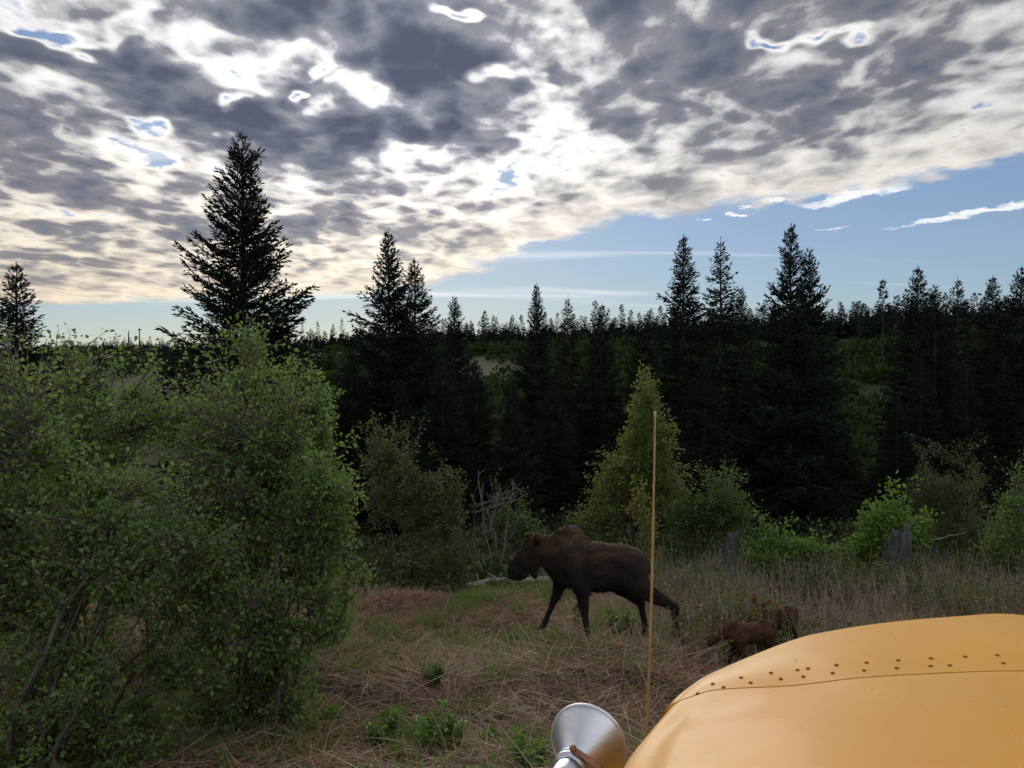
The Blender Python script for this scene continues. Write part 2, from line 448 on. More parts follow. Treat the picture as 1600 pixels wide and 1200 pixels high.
M['rust_straw'] = leaf_mat('dead_fern', [(.125, .07, .053), (.22, .13, .097), (.31, .205, .15)], .12, .8, .15)
M['grass'] = leaf_mat('green_grass', [(.050, .095, .026), (.092, .160, .040), (.140, .205, .058), (.20, .225, .09)], .35)
M['stem'] = leaf_mat('grey_stems', [(.11, .092, .078), (.20, .17, .14), (.32, .28, .23)], 0, .8, .2)


def ground_mat():
    m, k, p, out = new_mat('ground_litter')
    tc = k.new('ShaderNodeTexCoord'); P = tc.outputs['Object']
    n1 = k.noise(P, .55, 4, .55); n2 = k.noise(P, 3.2, 6, .65); n3 = k.noise(P, 28, 4, .7)
    dry = ramp(k, n3, [(.25, (.07, .043, .031)), (.5, (.155, .098, .072)), (.75, (.27, .19, .14))])
    soil = ramp(k, n3, [(.3, (.04, .028, .02)), (.7, (.10, .07, .05))])
    grn = ramp(k, n3, [(.3, (.022, .036, .012)), (.7, (.07, .095, .03))])
    c = k.mix(k.smooth(n2, .50, .64), dry, soil)
    c = k.mix(k.m('MULTIPLY', k.smooth(n1, .54, .62), .7), c, grn)
    sp = k.new('ShaderNodeSeparateXYZ'); k.l.new(P, sp.inputs[0])
    far = k.smooth(sp.outputs[1], 22, 45)
    n4 = k.noise(P, .035, 4, .6); n5 = k.noise(P, .4, 5, .6)
    hill = k.mix(k.smooth(n4, .66, .74), ramp(k, n5, [(.3, (.014, .022, .009)), (.7, (.034, .046, .018))]), ramp(k, n5, [(.3, (.07, .052, .038)), (.7, (.12, .09, .07))]))
    c = k.mix(far, c, hill)
    # gravel pull-out under the vehicle
    gr = ramp(k, k.noise(P, 45, 3, .6), [(.3, (.08, .075, .07)), (.7, (.22, .21, .20))])
    c = k.mix(k.smooth(sp.outputs[1], 3.0, 3.6), gr, c)
    k.l.new(c, p.inputs['Base Color']); p.inputs['Roughness'].default_value = .95; p.inputs['Specular IOR Level'].default_value = .1
    b = k.new('ShaderNodeBump'); b.inputs['Strength'].default_value = .8; b.inputs['Distance'].default_value = .05
    k.l.new(n3, b.inputs['Height']); k.l.new(b.outputs[0], p.inputs['Normal'])
    return m


M['ground'] = ground_mat()


# ------------------------------------------------------------------ ground
def build_ground():
    def axis(knots):
        out = []
        for (a, b, st) in knots: out += list(np.arange(a, b, st))
        return np.array(out + [knots[-1][1]])
    xs = axis([(-3000, -600, 400), (-600, -120, 40), (-120, -30, 6), (-30, -9, 1), (-9, 15, .14), (15, 40, 1), (40, 160, 6), (160, 600, 40), (600, 3000, 400)])
    ys = axis([(-1500, -100, 200), (-100, -10, 15), (-10, 3, 1), (3, 21, .12), (21, 60, 1), (60, 340, 7), (340, 900, 70), (900, 5900, 500)])
    X, Y = np.meshgrid(xs, ys); Z = terr(X, Y)
    mb = MB(); mb.add(np.stack([X, Y, Z], -1), grid_faces(len(ys), len(xs)))
    tag(mb.build('ground', M['ground'], None, True), kind='structure')


build_ground()


# ------------------------------------------------------------------ yellow vehicle
def paint_mat():
    m, k, p, out = new_mat('yellow_paint')
    tc = k.new('ShaderNodeTexCoord'); P = tc.outputs['Object']
    n = k.noise(P, 2.2, 5, .6); s = k.noise(P, 120, 2, .5)
    c = ramp(k, n, [(.3, (.445, .215, .019)), (.7, (.50, .248, .028))])
    chip = k.smooth(k.noise(P, 70, 1, .4), .765, .775)           # small stone chips
    c = k.mix(chip, c, (.22, .09, .03, 1))
    dust = k.m('MULTIPLY', k.smooth(k.noise(P, 9, 6, .7), .42, .75), .12)
    c = k.mix(dust, c, (.50, .32, .12, 1))
    stain = k.m('MULTIPLY', k.smooth(k.noise(P, 1.1, 3, .6), .48, .70), .55)
    c = k.mix(stain, c, (.42, .17, .018, 1))
    k.l.new(c, p.inputs['Base Color'])
    k.l.new(k.m('ADD', .42, k.m('MULTIPLY', n, .25)), p.inputs['Roughness'])
    p.inputs['Specular IOR Level'].default_value = .28; p.inputs['Coat Weight'].default_value = .06; p.inputs['Coat Roughness'].default_value = .15
    b = k.new('ShaderNodeBump'); b.inputs['Strength'].default_value = .05; b.inputs['Distance'].default_value = .002
    k.l.new(s, b.inputs['Height']); k.l.new(b.outputs[0], p.inputs['Normal'])
    return m


M['paint'] = paint_mat()
M['dark'] = noise_mat('rubber_and_gap_shade', (.010, .010, .010), (.025, .025, .025), 20, .7, .1)
M['black'] = noise_mat('black_bumper', (.012, .012, .013), (.03, .03, .03), 12, .5, .1)
M['bolt'] = noise_mat('brown_bolt', (.15, .055, .018), (.24, .10, .032), 40, .9, 0, spec=.05)
M['rust'] = noise_mat('rusted_steel', (.13, .050, .030), (.30, .15, .10), 30, .8, .3)
M['alu'] = noise_mat('spun_aluminium', (.50, .53, .60), (.64, .67, .74), 6, .42, .06, metal=1.0, stretch=(1, 1, 4))
M['fibre'] = noise_mat('amber_fibreglass', (.20, .135, .062), (.28, .20, .10), 14, .45, 0)
M['tip'] = noise_mat('pale_cap', (.22, .19, .15), (.3, .26, .2), 30, .5, 0)
M['chrome'] = noise_mat('chrome', (.6, .6, .6), (.7, .7, .7), 10, .15, 0, metal=1)
M['glass'] = noise_mat('lamp_glass', (.7, .7, .7), (.8, .8, .8), 10, .08, 0)

HD = RAD(15); VF = np.array([math.sin(HD), math.cos(HD), 0]); VR = np.array([math.cos(HD), -math.sin(HD), 0]); VO = np.array([.38, 1.80, 2.5])


def vl(s, t, z): return VO + VR * s + VF * t + np.array([0, 0, z])       # vehicle-local: across, along, below eye


def build_vehicle():
    root = empty('utility_vehicle', vl(.86, -.2, -2.5)); root.rotation_euler = (0, 0, -HD)
    root.location = (root.location[0], root.location[1], 0.0)
    tag(root, 'yellow painted vehicle with a rounded hood, two rows of rivets and an amber whip', 'vehicle')
    inv = Matrix.LocRotScale(root.location, root.rotation_euler.to_quaternion(), None).inverted()

    def part(mb, name, mat, parent=root, smooth=True):
        o = mb.build(name, mat, None, smooth); o.data.transform(inv); o.parent = parent
        return o
    SG = [0, .05, .107, .26, .39, .52, .713, .86]
    seam = [(0, 0, -.790), (.05, 0, -.762), (.107, 0, -.742), (.26, 0, -.717), (.39, 0, -.687), (.52, 0, -.664), (.713, 0, -.637), (.86, 0, -.632)]
    crest = [(.005, .043, -.800), (.05, .11, -.778), (.108, .164, -.758), (.284, .283, -.711), (.40, .335, -.690), (.546, .385, -.672), (.72, .445, -.661), (.86, .485, -.656)]
    seam, crest = np.array(seam), np.array(crest)
    outw = np.array([(-.88, .47), (-.80, .6), (-.68, .73), (-.5, .87), (-.42, .9), (-.36, .93), (-.25, .97), (0, 1)])

    def side(row, off=((.022, -.045), (.034, -.16), (.036, -.48)), d=(-1, 0)):
        e = row[0]; pre = [(e[0] + d[0] * o, e[1] + d[1] * o, e[2] + z) for o, z in off][::-1]
        return np.concatenate([pre, row])

    def full(row):      # mirror about the centre line s = .86
        r = row[:-1][::-1].copy(); r[:, 0] = 1.72 - r[:, 0]
        return np.concatenate([row, r])
    rear = []
    for t, se, ez, up in [(-1.15, -.14, -.80, .075), (-.9, -.13, -.815, .055), (-.6, -.115, -.82, .035), (-.387, -.093, -.822, .022), (-.227, -.074, -.815, .013), (-.115, -.042, -.806, .006)]:
        r = seam.copy(); sig = r[:, 0] / .86; r[:, 0] = se + (.86 - se) * sig; r[:, 1] = t
        w = (1 - np.clip(sig / .3, 0, 1)) ** 2.6; r[:, 2] = (r[:, 2] + up) * (1 - w) + w * ez
        rear.append(full(side(r)))
    s2 = seam.copy(); s2[:, 1] = -.0028
    rearP = np.array(rear + [full(side(s2))])
    s3 = seam.copy(); s3[:, 1] = .0028
    front = [full(side(s3, d=(-.95, .1)))]
    for f, bulge in ((.33, .008), (.68, .008)):
        r = seam * (1 - f) + crest * f; r[1:, 2] += bulge
        front.append(full(side(r, d=(-.93, .2))))
    front.append(full(side(crest, d=(-.88, .47))))
    for off, dz in ((.022, -.016), (.045, -.07), (.055, -.2), (.057, -.5)):
        r = crest.copy(); r[:, :2] += outw * off; r[:, 2] += dz
        sd = [(max(.022 - off, 0) * 1 + 0.002, min(-.045 - dz, -.004)), (max(.034 - off, 0) + .004, min(-.16 - dz, -.008)), (max(.036 - off, 0) + .006, min(-.48 - dz, -.012))]
        front.append(full(side(r, sd, d=(-.88, .47))))
    frontP = np.array(front)

    def shell(ctrl, lip_row):
        G = catmull(catmull(ctrl, 6, 0), 5, 1)
        n, m = G.shape[:2]
        lip = G[lip_row].copy(); lip2 = lip.copy(); lip2[:, 2] -= .018
        mb = MB(); W = VO + G[..., 0:1] * VR + G[..., 1:2] * VF + G[..., 2:3] * np.array([0, 0, 1.0])
        mb.add(W, grid_faces(G.shape[0], m)[:, ::-1])
        LP = np.stack([lip, lip2]); mb.add(VO + LP[..., 0:1] * VR + LP[..., 1:2] * VF + LP[..., 2:3] * np.array([0, 0, 1.0]), grid_faces(2, m))
        return mb, W
    mb, _ = shell(rearP, -1); hood = part(mb, 'hood', M['paint'])
    mb, WF = shell(frontP, 0); nose = part(mb, 'front_panel', M['paint'])
    # black strip added under the joint, standing in for shade in the gap
    st = catmull(full(side(seam)), 5)
    mb = MB(); A = st.copy(); A[:, 1] -= .02; A[:, 2] -= .012; B = st.copy(); B[:, 1] += .02; B[:, 2] -= .012
    W = np.stack([A, B]); W = VO + W[..., 0:1] * VR + W[..., 1:2] * VF + W[..., 2:3] * np.array([0, 0, 1.0])
    mb.add(W, grid_faces(2, W.shape[1])); part(mb, 'seam_shade_strip', M['dark'])
    # rivets, seated on the front panel
    n, m = WF.shape[:2]
    bvh = BVHTree.FromPolygons([tuple(p) for p in WF.reshape(-1, 3)], [tuple(f) for f in grid_faces(n, m)])
    RV = [(1113.6, 1068.8), (1090, 1084), (1130.5, 1074), (1157.9, 1059), (1172.9, 1067), (1204.8, 1051.5), (1220, 1061), (1246, 1047), (1262.5, 1044.8),
          (1255, 1057.5), (1307, 1039.5), (1301, 1052), (1354, 1035.8), (1350, 1047.8), (1403.5, 1032), (1401, 1044), (1454.5, 1029), (1454, 1041), (1484, 1040),
          (1508, 1026.4), (1558, 1024), (1567.8, 1036.5), (1612, 1022), (1625, 1034), (1668, 1020), (1682, 1032)]
    me = MB(); lathe(me, [(.0026, .0003), (.0024, .0026), (.0014, .0046), (-.002, .0052)], (0, 0, 0), (0, 0, 1), 10)
    rme = me.mesh('rivet', True)
    for i, (x, y) in enumerate(RV):
        d = ray(x, y); h, nn, _, _ = bvh.ray_cast(Vector(EYE), Vector(d).normalized())
        if h is None: continue
        if nn.dot(Vector(d)) > 0: nn = -nn
        o = link('rivet', rme, M['bolt'], nose)
        o.matrix_local = inv @ Matrix.LocRotScale(h, nn.to_track_quat('Z', 'Y'), None)
    # lower body: fenders, grille, bumper, wheels, lamps (below the hood)
    for sgn in (0, 1):
        mx = lambda s: s if not sgn else 1.72 - s
        mb = MB()
        prof = [(-.95, -1.75), (-.95, -1.16), (-.80, -1.11), (-.30, -1.10), (.10, -1.12), (.30, -1.20), (.36, -1.40), (.36, -1.75)]
        rows = []
        for s, dz, sh in ((-.52, -.25, .06), (-.50, -.05, .02), (-.44, -.005, 0), (-.20, 0, 0), (.06, 0, 0), (.06, -.4, 0)):
            rows.append([vl(mx(s), t * (1 - sh), max(z + dz, -1.8)) for t, z in catmull(prof, 4)])
        mb.add(np.array(rows), grid_faces(len(rows), len(rows[0]))); part(mb, 'fender', M['paint'])
        ax = VR * (-1 if not sgn else 1)
        mb = MB(); o0 = vl(mx(-.46), -.35, -2.02)
        lathe(mb, [(-.22, .2), (-.22, .44), (-.19, .475), (-.03, .475), (0, .44), (-.01, .27)], o0, ax, 40); wh = part(mb, 'tyre', M['dark'])
        mb = MB(); lathe(mb, [(-.015, .275), (-.03, .25), (-.08, .2), (-.07, .1), (-.02, .09), (-.015, .001)], o0, ax, 32); part(mb, 'rim', M['paint'], wh)
        mb = MB(); lathe(mb, [(0, .0), (.03, .07), (.02, .10), (-.02, .11), (-.06, .11)], vl(mx(.06), .53, -1.28), VF, 28); hl = part(mb, 'headlight', M['glass'])
        mb = MB(); lathe(mb, [(.0, .105), (.02, .118), (-.03, .122), (-.12, .11)], vl(mx(.06), .53, -1.28), VF, 28); part(mb, 'lamp_ring', M['chrome'], hl)
    mb = MB()
    R = [[vl(s, t, z) for s in np.linspace(-.02, 1.74, 12)] for t, z in ((.46, -1.1), (.48, -1.75), (.1, -1.78))]
    mb.add(np.array(R), grid_faces(3, 12)); part(mb, 'front_body', M['paint'], smooth=False)
    for i in range(6):
        mb = MB(); tube(mb, [vl(.3, .52, -1.17 - i * .07), vl(1.42, .52, -1.17 - i * .07)], .014, 8); part(mb, 'grille_bar', M['black'])
    mb = MB()
    prof = [(.56, -1.58), (.66, -1.56), (.70, -1.60), (.70, -1.82), (.66, -1.86), (.56, -1.84)]
    ss = np.linspace(-.56, 2.28, 24)
    R = [[vl(s, t - .16 * (abs(s - .86) / 1.42) ** 5, z) for s in ss] for t, z in prof + [prof[0]]]
    mb.add(np.array(R), grid_faces(7, 24)); bump = part(mb, 'bumper', M['black'])
    # amber marker whip on the bumper corner
    Yw = 2.40
    base = at(1005.5, 1200, Yw); top = at(1023.5, 646, Yw); d = (top - base); p0 = base + d * ((.90 - base[2]) / d[2])
    t = np.linspace(0, 1, 9); pts = p0 + (top - p0) * t[:, None]; pts[:, 0] += .008 * np.sin(t * math.pi)
    mb = MB(); tube(mb, pts, .0062 - .0030 * t, 10); whip = part(mb, 'whip', M['fibre'])
    mb = MB(); lathe(mb, [(-.010, .0034), (-.008, .0044), (.003, .0044), (.007, .003), (.008, .0003)], top, (0, 0, 1), 12); part(mb, 'tip', M['tip'], whip)
    mb = MB(); lathe(mb, [(-.09, .02), (.0, .02), (.03, .012), (.06, .0085)], (p0[0], p0[1], .92), (0, 0, 1), 14); part(mb, 'socket', M['black'], whip)
    # horn on the fender: bell, collar, driver, bracket
    ha = RAD(24); ax = np.array([math.sin(ha), math.cos(ha), 0.03]); ax /= np.linalg.norm(ax)
    rim = at(919, 1161, 1.93)
    cone = [(-.128, .030), (-.118, .033), (-.100, .041), (-.075, .054), (-.050, .069), (-.026, .083), (-.010, .0925), (-.003, .0965)]
    mb = MB(); lathe(mb, cone + [(.0, .0955), (-.012, .089), (-.05, .066), (-.10, .037), (-.12, .02)], rim, ax, 64); bell = part(mb, 'horn_bell', M['alu'])
    mb = MB()
    a = np.linspace(0, 2 * math.pi, 13); lathe(mb, np.stack([.0 + .0038 * np.cos(a), .0975 + .0038 * np.sin(a)], -1), rim, ax, 64); part(mb, 'rim', M['alu'], bell)
    mb = MB(); lathe(mb, [(-.112, .038), (-.113, .043), (-.119, .044), (-.121, .040), (-.125, .040), (-.127, .0435), (-.134, .0435), (-.137, .039), (-.145, .036)], rim, ax, 48); part(mb, 'collar', M['alu'], bell)
    mb = MB(); lathe(mb, [(-.143, .034), (-.155, .035), (-.185, .034), (-.200, .028), (-.207, .015), (-.208, .0005)], rim, ax, 40); part(mb, 'driver_cap', M['alu'], bell)
    c0 = rim - ax * .13; side_v = np.cross(ax, [0, 0, 1.0]); side_v /= np.linalg.norm(side_v)
    q0 = c0 + side_v * .006 + np.array([0, 0, .047]); q1 = c0 + side_v * .05 + np.array([0, 0, .028]); q2 = c0 + side_v * .13 + np.array([0, 0, -.015]); q3 = vl(-.02, -.13, -1.0)
    mb = MB(); pts = catmull([q0, q1, q2, q3], 5); tn = np.gradient(pts, axis=0); tn /= np.linalg.norm(tn, axis=1)[:, None]
    wv = np.cross(tn, [0, 0, 1.0]); wv /= np.linalg.norm(wv, axis=1)[:, None]; uvv = np.cross(wv, tn)
    ring = np.stack([pts + wv * .011 + uvv * .002, pts + wv * .011 - uvv * .002, pts - wv * .011 - uvv * .002, pts - wv * .011 + uvv * .002, pts + wv * .011 + uvv * .002], 1)
    mb.add(ring, grid_faces(len(pts), 5)); part(mb, 'bracket', M['rust'], bell, False)
    mb = MB(); lathe(mb, [(.010, .0005), (.009, .006), (.006, .009), (-.006, .009)], q0 + np.array([0, 0, .001]), (-.2, -.3, 1), 6); part(mb, 'bracket_bolt', M['rust'], bell, False)
    mb = MB(); tube(mb, [c0 - np.array([0, 0, .04]), c0 - np.array([0, 0, .13]), vl(-.25, -.02, -1.14)], .012, 10); part(mb, 'post', M['black'], bell)


build_vehicle()


# ------------------------------------------------------------------ animals: one continuous skin from tapered, blended limbs
def surface_nets(F, org, h):
    """F: scalar grid (negative inside); returns verts, quads"""
    s = F < 0
    nx, ny, nz = F.shape
    cnt = np.zeros((nx - 1, ny - 1, nz - 1)); acc = np.zeros((nx - 1, ny - 1, nz - 1, 3))
    cr = [(i, j, k) for i in (0, 1) for j in (0, 1) for k in (0, 1)]
    sl = lambda c: (slice(c[0], nx - 1 + c[0]), slice(c[1], ny - 1 + c[1]), slice(c[2], nz - 1 + c[2]))
    for a in cr:
        for ax in range(3):
            if a[ax]: continue
            b = list(a); b[ax] = 1
            fa, fb = F[sl(a)], F[sl(b)]; x = (fa < 0) != (fb < 0)
            t = np.where(x, fa / np.where(x, fa - fb, 1), 0)
            for q in range(3): acc[..., q] += np.where(x, a[q] + (t if q == ax else 0), 0)
            cnt += x
    act = cnt > 0; idx = -np.ones(act.shape, int); idx[act] = np.arange(act.sum())
    I = np.argwhere(act); V = (I + acc[act] / cnt[act][:, None]) * h + org
    Q = []
    for ax in range(3):
        u, w = [(1, 2), (2, 0), (0, 1)][ax]
        lo = [slice(1, -1)] * 3; lo[ax] = slice(0, -1); hi = [slice(1, -1)] * 3; hi[ax] = slice(1, None)
        A = s[tuple(lo)]; B = s[tuple(hi)]
        for flip, msk in ((0, A & ~B), (1, ~A & B)):
            P = np.argwhere(msk); off = np.ones(3, int); off[ax] = 0; P = P + off
            def at_(du, dw):
                q = P.copy(); q[:, u] += du; q[:, w] += dw; return idx[q[:, 0], q[:, 1], q[:, 2]]
            q = np.stack([at_(-1, -1), at_(0, -1), at_(0, 0), at_(-1, 0)], -1)
            Q.append(q[:, ::-1] if flip else q)
    return V, np.concatenate(Q)


def animal_skin(prims, h, lo, hi, kk):
    ax = [np.arange(lo[i], hi[i] + h, h) for i in range(3)]
    X, Y, Z = np.meshgrid(*ax, indexing='ij'); F = np.full(X.shape, 9.0)
    for pr in prims:
        a, b, ra, rb, lat = pr[:5]; k = pr[5] if len(pr) > 5 else kk
        a, b = np.array(a, float), np.array(b, float); R = max(ra, rb) * 1.05 + 3 * kk
        sl = []
        for i in range(3):
            l, g = min(a[i], b[i]) - R, max(a[i], b[i]) + R
            sl.append(slice(max(0, int((l - lo[i]) / h)), max(0, int((g - lo[i]) / h) + 2)))
        sl = tuple(sl); x, y, z = X[sl], Y[sl], Z[sl]
        ba = b - a; L2 = (ba[0] ** 2 + ba[2] ** 2) + (ba[1] ** 2) + 1e-9
        t = np.clip(((x - a[0]) * ba[0] + (y - a[1]) * ba[1] + (z - a[2]) * ba[2]) / L2, 0, 1)
        dx, dy, dz = x - a[0] - ba[0] * t, (y - a[1] - ba[1] * t) / lat, z - a[2] - ba[2] * t
        d = np.sqrt(dx * dx + dy * dy + dz * dz) - (ra + (rb - ra) * t)
        d = d * np.where(np.abs(dy) > np.hypot(dx, dz), (1 + lat) / 2, 1)
        f = F[sl]; hh = np.clip(.5 + .5 * (f - d) / k, 0, 1)
        F[sl] = f * (1 - hh) + d * hh - k * hh * (1 - hh)
    V, Q = surface_nets(F, np.array(lo, float), h)
    mb = MB(); mb.add(V, Q)
    return mb, V, Q


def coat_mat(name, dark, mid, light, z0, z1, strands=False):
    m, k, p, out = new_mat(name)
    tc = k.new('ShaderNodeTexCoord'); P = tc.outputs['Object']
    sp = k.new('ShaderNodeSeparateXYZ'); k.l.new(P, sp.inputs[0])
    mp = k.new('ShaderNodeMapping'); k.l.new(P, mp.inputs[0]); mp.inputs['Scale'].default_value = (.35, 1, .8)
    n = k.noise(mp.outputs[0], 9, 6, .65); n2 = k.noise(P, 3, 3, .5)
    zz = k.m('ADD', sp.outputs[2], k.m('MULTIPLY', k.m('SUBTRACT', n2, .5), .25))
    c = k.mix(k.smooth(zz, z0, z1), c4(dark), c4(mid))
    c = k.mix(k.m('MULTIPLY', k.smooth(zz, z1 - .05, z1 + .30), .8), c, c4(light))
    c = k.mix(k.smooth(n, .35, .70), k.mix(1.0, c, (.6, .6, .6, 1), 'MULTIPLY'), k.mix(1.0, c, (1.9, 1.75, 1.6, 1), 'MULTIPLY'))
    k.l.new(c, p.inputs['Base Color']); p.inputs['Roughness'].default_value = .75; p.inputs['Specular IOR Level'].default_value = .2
    
    isl = k.new('ShaderNodeNewGeometry').outputs['Random Per Island']
    if strands: k.l.new(k.mix(1.0, c, k.mix(isl, (.45, .45, .45, 1), (2.1, 1.9, 1.7, 1)), 'MULTIPLY'), p.inputs['Base Color'])
    b = k.new('ShaderNodeBump'); b.inputs['Strength'].default_value = .5; b.inputs['Distance'].default_value = .012
    k.l.new(k.noise(mp.outputs[0], 55, 4, .7), b.inputs['Height']); k.l.new(b.outputs[0], p.inputs['Normal'])
    return m


def add_fur(V, Q, rng, n, L, W, flow, sel):
    P0, P1, P2, P3 = (V[Q[:, i]] for i in range(4))
    N = np.cross(P2 - P0, P3 - P1); A = np.linalg.norm(N, axis=1); N = N / (A[:, None] + 1e-12)
    C = (P0 + P1 + P2 + P3) / 4; w = A * sel(C, N); f = rng.choice(len(Q), n, p=w / w.sum())
    a, b = rng.random((2, n, 1)); P = (P0[f] * (1 - a) + P1[f] * a) * (1 - b) + (P3[f] * (1 - a) + P2[f] * a) * b
    nn = N[f]; D = flow(P) + rng.normal(size=(n, 3)) * .25; D -= (D * nn).sum(1)[:, None] * nn
    D = D / (np.linalg.norm(D, axis=1)[:, None] + 1e-9) + nn * (.35 + .25 * rng.random((n, 1)))
    D /= np.linalg.norm(D, axis=1)[:, None]
    ll = L(P) * (.6 + .8 * rng.random(n)); S = np.cross(D, nn); S /= np.linalg.norm(S, axis=1)[:, None] + 1e-9
    V2 = np.stack([P - S * W * .5 - nn * .004, P + S * W * .5 - nn * .004, P + D * ll[:, None]], 1)
    mb = MB(); mb.add(V2, np.arange(n)[:, None] * 3 + np.arange(3)[None]); return mb


M['hoof'] = noise_mat('hoof', (.008, .007, .006), (.02, .018, .016), 20, .5, .1)
M['eye'] = noise_mat('eye', (.006, .004, .003), (.01, .008, .006), 20, .08, 0)
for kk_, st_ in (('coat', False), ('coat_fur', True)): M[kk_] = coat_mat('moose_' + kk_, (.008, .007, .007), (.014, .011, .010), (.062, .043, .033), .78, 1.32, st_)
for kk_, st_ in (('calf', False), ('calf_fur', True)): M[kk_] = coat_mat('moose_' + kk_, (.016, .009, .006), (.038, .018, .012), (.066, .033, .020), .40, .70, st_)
M['ear'] = noise_mat('pale_ear', (.12, .095, .08), (.2, .16, .13), 20, .8, .2)


def hoof_mesh(c, d, r):
    mb = MB()
    for s in (-1, 1):
        a = np.array(c) + np.array([0, s * r * .55, 0]); pts = [a + np.array([-d * .2, 0, r * 1.5]), a + np.array([0, 0, r * .7]), a + np.array([d * .9, 0, -r * .2])]
        tube(mb, pts, [r * .75, r * .85, r * .35], 8)
    return mb


def build_moose():
    P = [  # a, b, radius a, radius b, lateral factor
        ((.35, 0, 1.20), (-.10, 0, 1.17), .385, .39, .66), ((-.10, 0, 1.165), (-.50, 0, 1.175), .385, .355, .72), ((-.46, 0, 1.21), (-.66, 0, 1.225), .325, .27, .82),
        ((.38, 0, 1.50), (.24, 0, 1.43), .28, .25, .46), ((.45, 0, 1.36), (.86, 0, 1.40), .32, .225, .56), ((.62, 0, 1.22), (.42, 0, 1.08), .18, .24, .6),
        ((.90, 0, 1.43), (1.10, 0, 1.22), .185, .145, .62), ((1.10, 0, 1.22), (1.235, 0, 1.03), .142, .118, .66), ((1.235, 0, 1.04), (1.27, 0, .99), .118, .108, .78),
        ((.90, 0, 1.26), (1.15, 0, 1.00), .13, .075, .55), ((1.15, 0, .985), (1.19, 0, .955), .07, .055, .7), ((.97, 0, 1.13), (.93, 0, .96), .095, .045, .42, .03),
        ((.89, .10, 1.56), (.87, .22, 1.66), .045, .055, 1, .03), ((.87, .22, 1.66), (.86, .29, 1.71), .052, .018, 1, .02),
        ((.93, -.10, 1.56), (1.04, -.2, 1.58), .045, .055, 1, .03), ((1.04, -.2, 1.58), (1.13, -.26, 1.57), .052, .018, 1, .02),
        # near fore leg
        ((.33, .13, 1.30), (.14, .18, .90), .23, .15, .6), ((.14, .18, .92), (.085, .185, .50), .125, .062, .85), ((.085, .185, .50), (.03, .185, .16), .060, .042, .9, .03), ((.085, .185, .52), (.085, .185, .47), .066, .062, .9, .03), ((.03, .185, .15), (.02, .185, .07), .050, .052, .95, .03),
        # far fore leg, reaching forward
        ((.42, -.13, 1.26), (.48, -.17, .92), .22, .145, .6), ((.48, -.17, .94), (.595, -.18, .56), .125, .062, .85), ((.595, -.18, .56), (.735, -.18, .19), .060, .042, .9, .03), ((.59, -.18, .58), (.61, -.18, .53), .066, .062, .9, .03), ((.735, -.18, .18), (.785, -.18, .08), .049, .052, .95, .03),
        # near hind leg, trailing
        ((-.62, .14, 1.20), (-.76, .17, .94), .25, .185, .62), ((-.75, .17, .96), (-1.03, .18, .79), .165, .105, .75), ((-1.03, .18, .79), (-1.335, .18, .665), .10, .066, .8), ((-1.335, .18, .68), (-1.40, .18, .20), .062, .043, .9, .03), ((-1.40, .18, .19), (-1.49, .18, .08), .048, .050, .95, .03),
        # far hind leg, under the body
        ((-.56, -.14, 1.15), (-.50, -.17, .86), .25, .17, .62), ((-.50, -.17, .86), (-.80, -.18, .58), .155, .068, .75), ((-.81, -.18, .60), (-.90, -.18, .18), .062, .043, .9, .03), ((-.90, -.18, .17), (-.89, -.18, .07), .048, .050, .95, .03),
        ((-.86, 0, 1.28), (-.93, 0, 1.16), .04, .03, .8, .03)]
    mb, V, Q = animal_skin(P, .019, (-1.62, -.42, -.03), (1.46, .42, 1.90), .07)
    g = hit(921, 994); root = empty('moose'); tag(root, 'large dark brown antlerless moose walking with lowered head ahead of its calves', 'moose')
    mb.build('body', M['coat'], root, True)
    rng = np.random.default_rng(3)
    flow = lambda p: np.stack([-np.ones(len(p)), 0 * p[:, 0], -.55 + 0 * p[:, 0]], -1)
    Lf = lambda p: .042 + .070 * np.exp(-(((p[:, 0] - .33) / .3) ** 2)) * sstep(1.5, 1.75, p[:, 2])
    fur = add_fur(V, Q, rng, 60000, Lf, .008, flow, lambda c, n: (c[:, 2] > .55) * (1 + 2.0 * (c[:, 2] > 1.5)))
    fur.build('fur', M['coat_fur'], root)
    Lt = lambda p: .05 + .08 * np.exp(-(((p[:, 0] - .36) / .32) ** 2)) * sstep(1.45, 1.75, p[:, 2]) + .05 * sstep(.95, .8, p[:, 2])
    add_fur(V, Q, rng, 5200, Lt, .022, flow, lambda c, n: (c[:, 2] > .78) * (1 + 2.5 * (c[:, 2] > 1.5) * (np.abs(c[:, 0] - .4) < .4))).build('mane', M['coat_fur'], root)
    for c in ((.035, .185, .03), (.80, -.18, .035), (-1.53, .18, .03), (-.86, -.18, .03)):
        hoof_mesh(c, .09, .04).build('hoof', M['hoof'], root, True)
    for s in (-1, 1):
        e = MB(); lathe(e, [(-.02, .001), (-.015, .015), (0, .02), (.015, .015), (.02, .001)], (1.02, s * .108, 1.40), (0, 1, 0), 12); e.build('eye', M['eye'], root, True)
    # pale inner ear of the far ear
    e = MB(); tube(e, [(1.02, -.185, 1.612), (1.09, -.22, 1.60), (1.135, -.25, 1.58)], [.02, .03, .006], 8); e.build('inner_ear', M['ear'], root, True)
    root.rotation_euler = (0, RAD(-1.0), math.pi - RAD(9)); root.location = Vector(g) + Vector((0, 0, -.03)); root.scale = (.95,) * 3
    return root


moose = build_moose()


